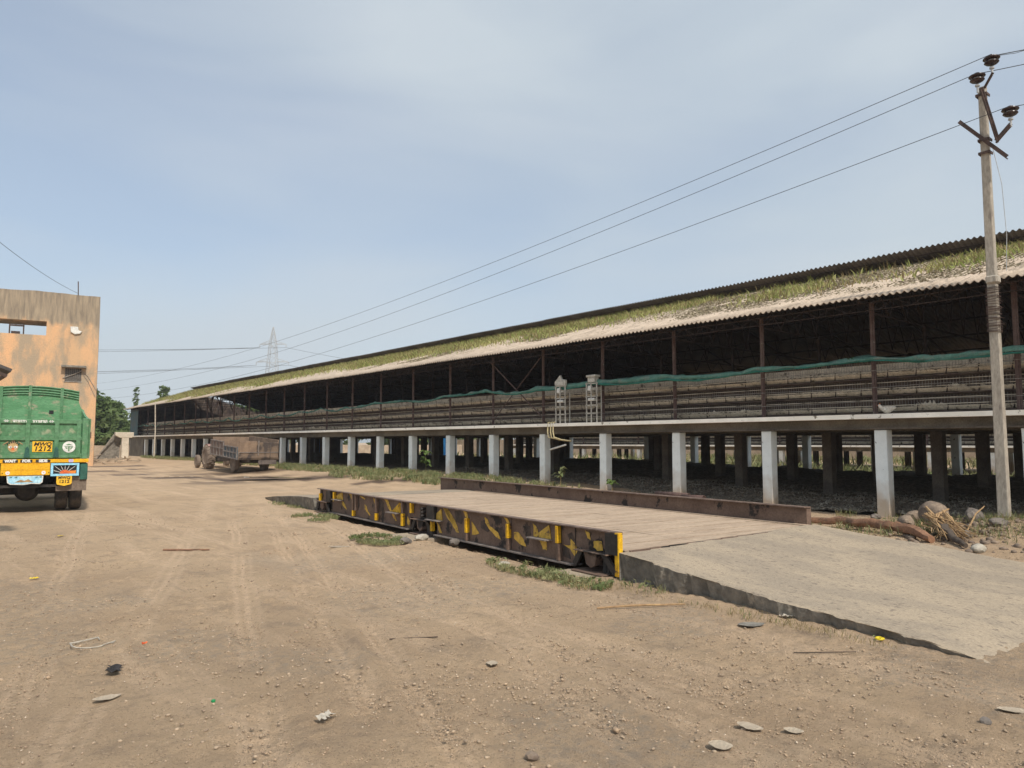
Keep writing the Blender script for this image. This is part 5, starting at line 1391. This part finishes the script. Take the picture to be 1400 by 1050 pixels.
mb = MB(); mb.bar((-.7, 0, 2.15), (-2.0, .5, -.05), .09); mb.build('slanting_stay', M['wire_light'], tp)
mb = MB(); mb.prism([(-.7,2.0),(-1.9,0),(-.25,0),(-.25,1.75)], lambda a, b, t: (a, t, b), .5, .6); mb.build('grey_panel', M['concrete_side'], tp)
bx, by = 15.9, 65.5
mb = MB((bx, by, G(bx, by))); mb.tube([(bx, by, G(bx, by) - .1), (bx + .03, by, 2.5), (bx - .06, by, 5.0)], [.05, .045, .035], 8)
o = mb.build('bamboo_pole', M['white_col'], None); o.location = (bx, by, G(bx, by)); tag(o, 'thin pale pole standing upright before the far bays of the shed', 'pole')
# closed end bay of the shed: grimy sheet wall below, teal net above
mb = MB((16.77, 35.65, 0)); mb.box(16.6, 16.64, 72.2, 77.2, .2, 1.95); o = mb.build('end_panel', M['beam_dirty'], shed)
mb = MB((16.77, 35.65, 0)); mb.box(16.60, 16.62, 74.5, 77.4, 2.3, 4.7); o = mb.build('end_net', mat('teal_net', (.05,.11,.13), (.08,.10,.10), .9, 2), shed)
mb = MB((16.77, 35.65, 0)); mb.prism([(16.6,.2),(28.9,.2),(28.9,4.68),(22.4,6.62),(22.0,6.62),(16.6,4.9)], lambda a, b, t: (a, t, b), 77.42, 77.46); mb.build('gable_screen', M['cage_dark'], shed)

# debris heap by the building
def rock(name, loc, r, sc, mt, label, cat='rock', group='rocks in the heap beside the ramp', seed=1, sub=3, rot=0, amp=.25, sink=.3):
    bm = bmesh.new(); bmesh.ops.create_icosphere(bm, subdivisions=sub, radius=1)
    for v in bm.verts:
        p = v.co.normalized()
        d = 1 + amp * (float(fbm(p.x * 1.3 + seed * 3.1 + p.z, p.y * 1.3 + seed - p.z * .7, 3, seed)) * 1.6 + .5 * round(3 * float(vnoise(p.x * 1.6 + seed, p.y * 1.6 + p.z * 1.9, seed + 3))) / 3)
        v.co = Vector((p.x * sc[0], p.y * sc[1], p.z * sc[2])) * d * r
    me = bpy.data.meshes.new(name); bm.to_mesh(me); bm.free()
    o = link(name, me, mt, None, True); me.set_sharp_from_angle(angle=R(28))
    o.location = (loc[0], loc[1], (loc[2] if len(loc) > 2 else G(loc[0], loc[1])) + r * sc[2] * (1 - sink) * .9)
    o.rotation_euler = (0, 0, rot)
    return tag(o, label, cat, group)
rock('boulder', (14.75, 5.72), .25, (1.25, .9, 1.0), M['rock'], 'largest smooth brown boulder in the heap beside the ramp', seed=2, rot=.9, amp=.15, sink=.2)
rock('boulder', (15.3, 6.28), .15, (1.1, 1, .9), M['rock'], 'rounded brown rock left behind the largest boulder', seed=3, amp=.15)
rock('boulder', (14.15, 5.95), .19, (1.5, .7, .75), M['rock'], 'slanted flat brown rock leaning in front of the largest boulder', seed=5, rot=.5)
rock('boulder', (15.2, 5.2), .19, (1.1, .9, .8), M['rock_grey'], 'grey brown rock right behind the largest boulder', seed=7)
rock('boulder', (14.75, 4.65), .17, (1.4, .8, .5), M['rock_grey'], 'low layered grey rock between the boulder and the electric pole', seed=8)
rock('boulder', (14.0, 3.75), .2, (1.6, .9, .5), M['rock'], 'flat purplish rock at the right edge of the heap', seed=9, rot=.4)
rock('boulder', (14.9, 3.9), .18, (1.5, .9, .5), M['rock'], 'flat broken rock on the rubble right of the electric pole', seed=12)
rock('boulder', (12.95, 3.55), .17, (1.5, .9, .6), M['rock_grey'], 'dark grey rock at the right edge beside the ramp', seed=10)
rock('boulder', (12.35, 4.18), .095, (1.4, 1, .8), M['rock_white'], 'whitish round stone lying against the ramp edge', seed=11, amp=.1)
rock('boulder', (13.5, 4.75), .10, (1.3, 1, .7), M['rock_grey'], 'small bluish grey stone in the rubble by the ramp', seed=13)
rock('boulder', (15.9, 7.3), .10, (1.3, 1, .7), M['rock_grey'], 'small grey stone at the foot of the nearest white column', seed=14)
rs = np.random.RandomState(21); n = 420
sx = rs.normal(14.2, 1.0, n); sy = rs.normal(4.6, 1.3, n); kp = (sx > 11.9 + .06 * (sy - 4)) & (sx < 16.6)
sx, sy = sx[kp], sy[kp]; ss = .02 + .06 * rs.rand(len(sx)) ** 2
tag(stones('rubble', np.stack([sx, sy, gz(sx, sy) + ss * .3], -1), ss, M['rock'], 22), 'loose rubble and earth clods spread around the boulders by the pole', None, None, 'stuff')

# log, roots, sticks
def stick(name, pts, r, mt, label, cat, jit=.12, n=9, group=None):
    mb = MB(pts[0]); 
    P = [Vector(p) for p in pts]; Q = []; RR = []
    for i in range(len(P) - 1):
        for k in range(4): Q.append(P[i].lerp(P[i+1], k / 4) + Vector((random.uniform(-1,1), random.uniform(-1,1), random.uniform(-1,1))) * (r[i] * .25))
        RR += [r[i] + (r[i+1] - r[i]) * k / 4 for k in range(4)]
    Q.append(P[-1]); RR.append(r[-1])
    mb.tube(Q, RR, n, jit=jit); o = mb.build(name, mt, None, True); o.location = pts[0]
    return tag(o, label, cat, group)
L_ = lambda x, y, h=0: (x, y, G(x, y) + h)
stick('fallen_log', [L_(13.9, 8.0, .09), L_(14.05, 7.1, .11), L_(13.75, 6.35, .12), L_(13.45, 5.85, .12)], [.055, .075, .085, .08], M['bark_red'], 'long reddish bare log lying along the right edge of the ramp', 'log')
stick('log', [L_(13.46, 5.83, .11), L_(13.1, 5.35, .10), L_(12.75, 4.98, .06)], [.09, .08, .06], M['bark_red'], 'shorter brown log continuing the long reddish one towards the boulders', 'log')
stick('root_stump', [L_(13.35, 5.05, .18), L_(12.95, 4.75, .10), L_(12.5, 4.4, .05)], [.07, .06, .035], M['bark'], 'dark root end lying by the ramp under splintered straw coloured wood', 'root')
mb = MB(L_(13.5, 5.2)); rn = random.Random(5)
for k in range(60):
    a = Vector(L_(13.65 + rn.uniform(-.2,.2), 5.25 + rn.uniform(-.2,.2), .28 + rn.uniform(-.12,.12))); b = Vector(L_(13.1 + rn.uniform(-.3,.25), 4.75 + rn.uniform(-.3,.3), .10 + rn.uniform(-.07,.05)))
    mb.tube([a, a.lerp(b, .35) + Vector((rn.uniform(-.05,.05), rn.uniform(-.05,.05), rn.uniform(-.03,.05))), a.lerp(b, .7) + Vector((rn.uniform(-.06,.06), rn.uniform(-.06,.06), rn.uniform(-.05,.03))), b], [rn.uniform(.006,.022), .012, .009, .003], 5)
mb.tube([L_(13.6, 5.25, .3), L_(13.9, 5.5, .42)], [.03, .02], 6); mb.tube([L_(13.6, 5.25, .3), L_(13.95, 5.15, .38)], [.03, .015], 6)
o = mb.build('splintered_root', M['straw'], None); o.location = L_(13.5, 5.2); tag(o, 'straw coloured splintered root fibres in front of the largest boulder', 'root')
stick('stick', [L_(13.55, 4.75, .08), L_(14.6, 4.95, .22), L_(15.6, 5.15, .26)], [.012, .014, .01], M['straw'], 'long pale stick leaning from the rubble up to the pole foot', 'stick', n=6)
# ---------------------------------------------------------------- small things on the yard
def flatleaf(loc, L, W_, ang, label, mt, curl=.25, name='dry_leaf', cat='leaf', group='dry leaves on the dirt', seed=1):
    if name == 'dry_leaf': W_ *= 1.6
    rn = random.Random(seed); mb = MB(); n = 10; vs = []
    for i in range(n + 1):
        t = i / n; w_ = W_ / 2 * math.sin(math.pi * min(1, t * .92 + .05)) ** .8
        for s in (-1, -.5, 0, .5, 1):
            if name in ('paper_scrap', 'plastic_rag', 'wrapper'): w_ = W_ / 2 * rn.uniform(.45, 1.1)
            vs.append(((t - .5) * L, s * w_ * (1 + rn.uniform(-.08,.08)), curl * W_ * (abs(s) ** 1.5) * .22 * (1 - t) + .02 * L * (2*t-1)**2 + rn.uniform(0, .018 if name in ('paper_scrap', 'plastic_rag', 'wrapper') else .002) + rn.uniform(-.001,.001)))
    fs = [(i*5+k, i*5+k+1, i*5+k+6, i*5+k+5) for i in range(n) for k in range(4)]
    mb.add(vs, fs); o = mb.build(name, mt, None, fix=False)
    md = o.modifiers.new('t', 'SOLIDIFY'); md.thickness = .0015
    o.location = (loc[0], loc[1], GZ(loc[0], loc[1]) + .014); o.rotation_euler = (random.uniform(-.05,.12), random.uniform(-.05,.05), ang)
    return tag(o, label, cat, group)
LF = M['leaf_dry']
flatleaf((1.1, 5.46), .17, .05, .1, 'long pale dry leaf at the lower left of the yard', LF, seed=1)
flatleaf((3.9, 2.56), .15, .065, -1.2, 'large pale oval leaf in the foreground right of centre', LF, seed=2)
flatleaf((4.03, 2.36), .11, .045, -1.0, 'smaller tan leaf just right of the large oval one', LF, seed=3)
flatleaf((3.54, 2.51), .13, .07, -.9, 'crumpled pale leaf at the bottom edge of the foreground', LF, seed=4)
flatleaf((3.48, 4.47), .11, .055, .8, 'curled grey leaf in the middle of the foreground', LF, seed=5, curl=.5)
flatleaf((5.41, 1.68), .20, .06, -.7, 'long white grey leaf at the right edge of the foreground', LF, seed=6)
flatleaf((6.0, 3.9), .26, .15, -.4, 'grey flattened cake of old cement near the ramp side', M['concrete_side'], .05, 'cement_cake', 'debris', None, 7)
flatleaf((6.52, 3.85), .15, .09, -.4, 'whitish torn paper scrap beside the ramp', M['paper'], .5, 'paper_scrap', 'litter', 'paper scraps', 8)
flatleaf((2.04, 4.25), .13, .09, .6, 'crumpled white paper scrap in the left foreground', M['paper'], .6, 'paper_scrap', 'litter', 'paper scraps', 9)
flatleaf((1.3, 10.64), .10, .05, .4, 'yellow wrapper lying on the dirt before the lorry', M['bright_yellow'], .6, 'wrapper', 'litter', 'wrappers', 10)
flatleaf((1.6, 6.66), .04, .02, .2, 'tiny red scrap left of centre on the dirt', M['red_paint'], .5, 'wrapper', 'litter', 'wrappers', 11)
flatleaf((2.19, 15.06), .13, .07, 1.2, 'pale yellow leaf on the dirt near the lorry wheels', M['bright_yellow'], .4, seed=12)
flatleaf((5.46, 10.97), .34, .16, -.3, 'flat pale broken slab piece left of the weighbridge', M['concrete'], .02, 'slab_piece', 'debris', None, 13)
flatleaf((1.26, 6.07), .22, .11, 1.2, 'torn dark plastic rag on the dirt in the left foreground', M['black_grease'], .7, 'plastic_rag', 'litter', None, 14)
flatleaf((6.22, 6.02), .16, .08, .9, 'pale stone chip leaning by the yellow end post', M['concrete'], .1, 'stone_chip', 'debris', None, 15)
mb = MB(); mb.tube([(.03*math.cos(a), .03*math.sin(a), .008 + .002*math.sin(3*a)) for a in np.linspace(0, 6.1, 16)], .009, 6)
o = mb.build('yellow_ring', M['bright_yellow'], None); o.location = (6.42, 2.95, GZ(6.42, 2.95) + .01); tag(o, 'small bright yellow plastic ring beside the ramp edge', 'ring')
mb = MB(); mb.lathe([(.012,0),(.014,.004),(.014,.012),(.010,.015)], 12); o = mb.build('bottle_cap', M['bottle_green'], None); o.location = (1.61, 4.96, GZ(1.61, 4.96)); tag(o, 'small green bottle cap on the dirt in the left foreground', 'cap')
pts = [(.15*math.cos(t)*(1-.3*math.cos(2*t)) , .14*math.sin(t) + .06*math.sin(2*t+1), .006) for t in np.linspace(0, 5.4, 26)] + [(.20, -.08, .006), (.16, -.14, .006)]
mb = MB(); mb.tube(pts, .006, 5); o = mb.build('string', M['paper'], None); o.location = (1.25, 7.05, GZ(1.25, 7.05) + .012); tag(o, 'loop of pale string lying on the dirt at the left', 'string')
def gs(x, y, h=.012): return (x, y, GZ(x, y) + h)
stick('stick', [gs(5.35, 5.2, .02), gs(5.75, 5.0, .03), gs(6.15, 4.75, .02)], [.010, .012, .008], M['straw'], 'straight straw coloured stick left of the concrete ramp', 'stick', n=6)
stick('stick', [gs(3.15, 12.25), gs(3.75, 11.95)], [.016, .012], M['bark_red'], 'short reddish stick in the middle of the yard', 'stick', n=6)
stick('stick', [gs(3.2, 5.5), gs(3.55, 5.3)], [.006, .005], M['bark'], 'thin dark twig in the foreground centre', 'stick', n=5)
stick('stick', [gs(5.5, 3.2), gs(5.9, 2.9)], [.005, .004], M['bark'], 'thin dark twig in front of the ramp', 'stick', n=5)
rock('stone', (5.06, 1.72, GZ(5.06, 1.72)), .035, (1.2, .9, .7), M['rock_grey'], 'small grey stone near the right edge of the foreground', 'stone', None, 31, 2)
rock('stone', (6.86, 10.75, GZ(6.9, 10.8)), .10, (1.4, .8, .7), M['rock_white'], 'whitish stone in front of the middle feet of the weighbridge', 'stone', 'stones along the weighbridge', 32, 2)
rock('stone', (6.45, 10.6, GZ(6.6, 10.6)), .09, (1.3, .9, .7), M['rock_grey'], 'grey stone left of the whitish one by the weighbridge', 'stone', 'stones along the weighbridge', 33, 2)
rock('stone', (7.0, 10.0, GZ(7, 10)), .08, (1.2, .9, .8), M['rock_grey'], 'grey stone under the girder right of the middle feet', 'stone', 'stones along the weighbridge', 34, 2)
rock('stone', (2.67, 3.08, GZ(2.67, 3.08)), .035, (1.1, 1, .7), M['rock'], 'brown clod near the bottom edge of the foreground', 'stone', None, 35, 2)
rock('stone', (6.35, 7.9, GZ(6.4, 7.9)), .07, (1.5, .8, .5), M['rock_white'], 'flat pale stone in front of the weighbridge girder', 'stone', 'stones along the weighbridge', 36, 2)

# weeds around the weighbridge, along the shed, in the back
def weeds(label, pts, h, w, leafsize, seed, mixdry=.3, name='weeds', g=gz):
    rs = np.random.RandomState(seed); P = []
    for (cx, cy, rx, ry, ang, n) in pts:
        r = np.sqrt(rs.rand(n)); a = rs.rand(n) * 6.283
        x = r * np.cos(a) * rx; y = r * np.sin(a) * ry; c, s = math.cos(ang), math.sin(ang)
        X, Y = cx + x * c - y * s, cy + x * s + y * c
        kp = fbm(X * 2.2, Y * 2.2, 3, seed) > -.12
        X, Y = X[kp], Y[kp]; P.append(np.stack([X, Y, g(X, Y) + .01], -1))
    P = np.concatenate(P); k = rs.rand(len(P)) > mixdry
    o = tag(blades(name, P[k], h, w, M['grass_green'], seed, .6), label, None, None, 'stuff')
    L = P[k][::2] + rs.rand(len(P[k][::2]), 3) * np.array([.05, .05, h * .9])
    tag(leafcards('weed_leaves', L, leafsize, M['grass_green'], None, seed + 1, .5), 'small green leaves of the ' + label, None, None, 'stuff')
    if mixdry > 0: tag(blades('dry_grass', P[~k], h * .8, w * .8, M['grass_dry'], seed + 2, .9), 'dry yellow stalks among the ' + label, None, None, 'stuff')
weeds('green weeds by the near feet of the weighbridge', [(6.25, 7.3, .28, .9, -.1, 1700), (6.15, 6.15, .25, .35, 0, 420), (6.5, 5.6, .12, .5, 0, 120)], .07, .008, .038, 61, .45)
weeds('low weeds before the middle feet of the weighbridge', [(6.25, 11.2, .42, .75, -.2, 2300)], .055, .009, .034, 63, .2)
weeds('low weeds by the far ramp of the weighbridge', [(7.0, 15.3, .45, .8, -.1, 1600), (7.8, 18.6, .2, 1.3, 0, 400)], .065, .011, .028, 65, .2)
weeds('thin straw along the side of the near ramp', [(6.25, 4.1, .14, .8, 0, 260), (6.2, 3.3, .10, .6, 0, 150), (6.3, 5.2, .12, .8, 0, 120)], .06, .006, .012, 67, .9)
weeds('weeds among the logs and boulders by the pole', [(14.2, 6.6, .35, 1.2, .5, 900), (14.0, 5.4, .8, .7, 0, 500), (14.6, 4.2, 1.5, .9, 0, 900), (15.6, 4.8, .8, .9, 0, 700), (13.0, 6.4, .25, 1.4, .5, 500), (16.1, 7.4, .4, .9, 0, 350)], .13, .010, .025, 69, .5)
weeds('green grass bank along the foot of the long shed', [(15.3, 21.5, 1.3, 3.2, 0, 4600), (15.2, 27, 1.5, 4, 0, 5200), (15.6, 34, 1.1, 4.5, 0, 4000), (15.9, 45, .9, 9, 0, 5000), (16.1, 61, .9, 9, 0, 5000), (15.9, 17.5, .5, 1.6, 0, 500)], .15, .026, .05, 71, .3)
weeds('scrub of grass behind the long shed', [(33.5, 12, 3.5, 16, 0, 6000), (33, 40, 3, 20, 0, 5000), (58, 20, 4, 40, 0, 5000)], .55, .09, .12, 73, .25)

def sprout(loc, h, label, n=7, seed=1, mt=None, spread=.25, ls=.2, lw=.05):
    rn = random.Random(seed); e = empty('young_plant', (loc[0], loc[1], G(loc[0], loc[1])), 0, label, 'plant', 'young plants along the shed')
    mb = MB(); mb.tube([(0,0,-.03), (.02, 0, h*.5), (.0, .03, h*.9)], [.012, .009, .004], 5); mb.build('stem', M['grass_dry'], e)
    mb = MB()
    for i in range(n):
        a = rn.uniform(0, 6.28); z = h * rn.uniform(.35, .95); d = Vector((math.cos(a), math.sin(a), 0)); s = Vector((-d.y, d.x, 0)); L = ls * rn.uniform(.7, 1.2)
        b = Vector((0, 0, z)); p1 = b + d * L * .5 + Vector((0,0,L*.35)); p2 = b + d * L + Vector((0,0,L*.05))
        mb.add([b - s*lw*.3, b + s*lw*.3, p1 + s*lw, p1 - s*lw, p2 + s*lw*.2, p2 - s*lw*.2], [(0,1,2,3),(3,2,4,5)])
    mb.build('leaves', mt or M['grass_green'], e, fix=False)
sprout((15.7, 24.4), .95, 'tall leafy plant with pale stalks in front of a far white column', 12, 1, M['foliage_light'], ls=.4, lw=.08)
sprout((16.2, 17.3), .6, 'weed with arching stems between two white columns behind the rail', 14, 2, ls=.3, lw=.05)
sprout((16.1, 15.0), .35, 'small broad leaved plant behind the middle of the rail', 8, 3, M['foliage_light'], ls=.25, lw=.07)
# pipes, sack behind the rail
for k, (xa, ya, yb_, lab) in enumerate(((15.2, 12.6, 11.5, 'rusty pipe end lying behind the rail, the left one'), (15.0, 11.6, 10.9, 'rusty pipe end lying behind the rail, the right one beside the sack'))):
    mb = MB((xa, ya, G(xa, ya))); p = [(xa, ya, G(xa, ya) + .24), (xa - .08, yb_, G(xa, yb_) + .27)]; mb.tube(p, .065, 12, cap=False); o = mb.build('rusty_pipe', M['post_red'], None, True); o.location = (xa, ya, G(xa, ya)); o.modifiers.new('t', 'SOLIDIFY').thickness = .008; tag(o, lab, 'pipe', 'rusty pipes behind the rail')
rock('sack', (14.9, 10.65), .17, (1.7, 1.0, .75), M['straw'], 'tan sack slumped behind the rail between two white columns', 'sack', None, 41, amp=.12, sink=.0)

# hen on the slab edge, egg lift frames, yellow pipes
he = empty('white_hen', (16.66, 7.30, 2.27), R(25), 'white hen sitting on the shed floor edge beside a steel post', 'hen')
mb = MB(); vs = []
bm = bmesh.new(); bmesh.ops.create_uvsphere(bm, u_segments=16, v_segments=10, radius=1)
for v in bm.verts:
    x, y, z = v.co; s = .55 + .45 * (1 - max(0, y)) ; tail = max(0, -y - .3)
    v.co = Vector((x * .085 * (1 - .35 * max(0, y)), y * .15 - tail * .05, .10 + z * .085 * (1 - .3 * abs(y)) + tail * .07 + max(0, y - .5) * .12))
me = bpy.data.meshes.new('body'); bm.to_mesh(me); bm.free(); link('body', me, M['hen'], he, True)
mb = MB(); mb.tube([(0,.10,.13),(0,.14,.17),(0,.155,.20),(0,.175,.205)], [.045,.035,.028,.012], 10); mb.build('head', M['hen'], he, True)
mb = MB(); mb.prism([(.15,.22),(.17,.25),(.155,.228),(.14,.25),(.13,.222)], lambda a,b,t:(t,a,b), -.004, .004); mb.bar((0,.18,.20),(0,.20,.195), .01); mb.build('comb_and_beak', M['red_paint'], he)
mb = MB()
for s in (-1, 1): mb.tube([(s*.03, 0, .06), (s*.03, 0.01, .0)], .006, 5)
mb.build('legs', M['straw'], he)
for (yc, hh, lab, top) in ((17.54, 1.42, 'grey tower frame with a ragged cloth on top, standing at the shed edge', 0), (16.13, 1.46, 'grey tower frame with a square bin on top, standing at the shed edge', 1)):
    e = empty('egg_lift', (16.45, yc, 2.30), 0, lab, 'frame', 'grey tower frames on the shed edge')
    mb = MB()
    for y in (-.22, 0.02, .22): mb.bar((0, y, -.02), (0, y, 1.22), .03)
    for y in (-.22, .22): mb.bar((.2, y, 0), (.2, y, 1.2), .025)
    for z in (.25, .5, .78, 1.0, 1.18): mb.bar((0, -.26, z), (0, .26, z), .03)
    mb.build('frame', M['grey_frame'], e)
    mb = MB(); mb.box(-.03, .12, -.12, .16, .64, .73); mb.box(-.03, .08, .02, .16, .95, 1.12); mb.build('tray_box', M['white_weather'], e, bevel=.02)
    mb = MB()
    if top: mb.box(-.05, .2, -.2, .2, 1.38, 1.45); mb.box(-.02, .17, -.15, .16, 1.22, 1.378)
    else: mb.prism([(-.26,1.20),(.24,1.20),(.26,1.32),(.0,1.54),(-.06,1.40),(-.24,1.38)], lambda a,b,t:(t,a,b), -.03, .06)
    mb.build('hopper', M['grey_frame'], e, bevel=.01)
yp = empty('pipe_bend', (16.4, 17.8, 1.7), 0, 'yellowish plastic pipes bent down over the slab edge beside a column', 'pipe')
for dy in (0, .12, .26):
    mb = MB(); c_ = (.25 if dy == .26 else 0)
    mb.tube([(.05, dy, .62), (-.03, dy, .60), (-.05, dy, .30), (-.05, dy - .05, .12), (.0, dy - .35 - c_, .04), (.05, dy - .75 - c_, .0)], .022, 8); mb.build('pipe', M['yellow_pipe'], yp, True)
mb = MB(); mb.tube([(.1, .3, -.28), (.05, -.5, -.12)], .03, 8); mb.build('pipe', M['white_weather'], yp, True)

# blue tarpaulins far under the shed
for (x, ya, yb_, lab) in ((29.6, 60.5, 67, 'blue tarpaulin hanging far behind the columns near the trailer'), (30.2, 44.2, 46.6, 'bright blue tarpaulin seen between columns in the middle of the shed')):
    yy = np.linspace(ya, yb_, 40); zz = np.linspace(.4, 2.3, 10); V = []
    for z in zz:
        for y in yy: V.append((x + .12 * math.sin(y * 5) + .1 * float(fbm(y * 2, z, 3, 4)) - x, y - ya, z))
    F = [(j*40+i, j*40+i+1, (j+1)*40+i+1, (j+1)*40+i) for j in range(9) for i in range(39)]
    o = np_mesh('blue_tarpaulin', V, F, M['blue_tarp'], None, True); o.location = (x, ya, 0); o.modifiers.new('t', 'SOLIDIFY').thickness = .01
    tag(o, lab, 'tarpaulin', 'blue tarpaulins')

# ---------------------------------------------------------------- trees
def tree(x, y, h, r, label, seed, mt='foliage', n=5200, leaf=.28, trunk=None, lowc=.3, group='trees beyond the yard', sq=1.0, zb=None):
    rs = np.random.RandomState(seed); zb = G(x, y) if zb is None else zb
    e = empty('tree', (x, y, zb), 0, label, 'tree', group)
    mb = MB(); tr_ = trunk or .05 * h
    ch = h * (1 - lowc)
    mb.tube([(0, 0, -.3), (.1, .05, h * .25), (.05, -.05, h * .5), (0, 0, h * .85)], [tr_, tr_ * .7, tr_ * .45, tr_ * .12], 8)
    limbs = []
    for i in range(9):
        a = rs.rand() * 6.283; z0 = h * (lowc * .8 + .4 * rs.rand() * (1 - lowc)); q = r * (.55 + .4 * rs.rand()); z1 = z0 + h * (.12 + .3 * rs.rand())
        b = (q * math.cos(a), q * math.sin(a), min(z1, h * .95)); limbs.append(b)
        mb.tube([(0.05, 0, z0), (b[0]*.5, b[1]*.5, z0 + (b[2]-z0)*.6), b], [tr_*.4, tr_*.25, tr_*.06], 5)
    mb.build('trunk', M['bark'], e)
    ncl = 34; C_ = []
    for i in range(ncl):
        a = rs.rand() * 6.283; u = rs.rand() ** .6; z = h * lowc + ch * rs.rand(); tt = (z - h * lowc) / ch
        rr = r * math.sqrt(max(.05, 1 - (2 * tt - .9) ** 2 * .8)) * u
        C_.append((rr * math.cos(a), rr * math.sin(a), z))
    C_ += limbs; C_ = np.array(C_); k = rs.randint(0, len(C_), n)
    d = rs.normal(size=(n, 3)); d /= np.linalg.norm(d, axis=1)[:, None]
    cr_ = r * (.20 + .18 * rs.rand(len(C_)))[k]
    P = C_[k] + d * (cr_ * rs.rand(n) ** .45)[:, None] * np.array([1, 1, .75 * sq])
    leafcards('crown', P, leaf, M[mt], e, seed + 1, .25)
tree(15.5, 92, 7.4, 3.6, 'big bushy green tree just right of the orange building', 101, n=9000, leaf=.34, lowc=.05)
tree(19.5, 99, 5.6, 3.2, 'bushy dark green tree left of the far shed end', 102, n=8000, leaf=.34, lowc=.05)
tree(22.5, 95, 5.2, 3.0, 'rounded green tree directly behind the far shed end', 103, n=8000, leaf=.34, lowc=.05)
tree(12.6, 105, 9.6, 3.6, 'tallest leafy tree touching the edge of the orange building', 104, n=9000, leaf=.36, lowc=.1)
tree(20.5, 91, 3.6, 2.6, 'low dark shrub growing over the boundary wall', 105, n=5000, leaf=.3, lowc=.0)
tree(16.4, 90, 3.2, 2.3, 'low round bush behind the boundary wall near the building', 108, n=5000, leaf=.3, lowc=.0)
tree(27.5, 125, 9.7, .5, 'slender sparse tree rising above the far shed roof, the left one', 106, 'foliage_light', 200, .26, .08, .6)
tree(33.9, 135, 11.3, .95, 'small fluffy tree crown above the far shed roof, the right one', 107, 'foliage_light', 700, .3, .10, .65)
for i, (x, y, h) in enumerate(((74, 5, 7), (76, 22, 8), (73, 38, 6.5), (78, 52, 8), (72, -8, 7), (75, 66, 7), (80, 80, 8), (70, 95, 8), (62, 104, 8), (52, 108, 8.5), (42, 112, 8), (31, 112, 7.5))):
    tree(x, y, h, 5.5, 'broad tree in the far row behind the sheds, the %s one from the right' % ['second','third','fourth','fifth','first','sixth','seventh','eighth','ninth','tenth','eleventh','twelfth'][i], 120 + i, 'foliage' if i % 2 else 'foliage_light', 2600, .6, .3, .02, zb=-.3)

# rubble and planks by the building corner
mb = MB((11.9, 61.5, G(11.9, 61.5))); rn = random.Random(9)
for k in range(40):
    a = Vector((11.9 + rn.uniform(-1.8, 1.6), 61 + rn.uniform(-3, 3), G(12, 61) + rn.uniform(.05, .45))); b = a + Vector((rn.uniform(-.9,.9), rn.uniform(-.9,.9), rn.uniform(-.15,.15)))
    mb.bar(a, b, rn.uniform(.04,.14), rn.uniform(.03,.08))
o = mb.build('debris_pile', M['tan_wall'], None); o.location = (11.9, 61.5, G(11.9, 61.5)); tag(o, 'pile of broken boards and rubble beside the orange building corner', 'debris')
# ---------------------------------------------------------------- hazy air
hz = MB(); hz.box(-330, 460, -300, 420, -3, 48)
hm = bpy.data.materials.new('haze'); hm.use_nodes = True
for nd in list(hm.node_tree.nodes):
    if nd.type == 'BSDF_PRINCIPLED': hm.node_tree.nodes.remove(nd)
pv = hm.node_tree.nodes.new('ShaderNodeVolumePrincipled'); pv.inputs['Density'].default_value = .0006; pv.inputs['Color'].default_value = (.86,.90,.95,1); pv.inputs['Anisotropy'].default_value = .2
hm.node_tree.links.new(pv.outputs[0], hm.node_tree.nodes['Material Output'].inputs['Volume'])
tag(hz.build('haze', hm, None), 'pale hot haze softening the far trees and the pylon', None, None, 'stuff')
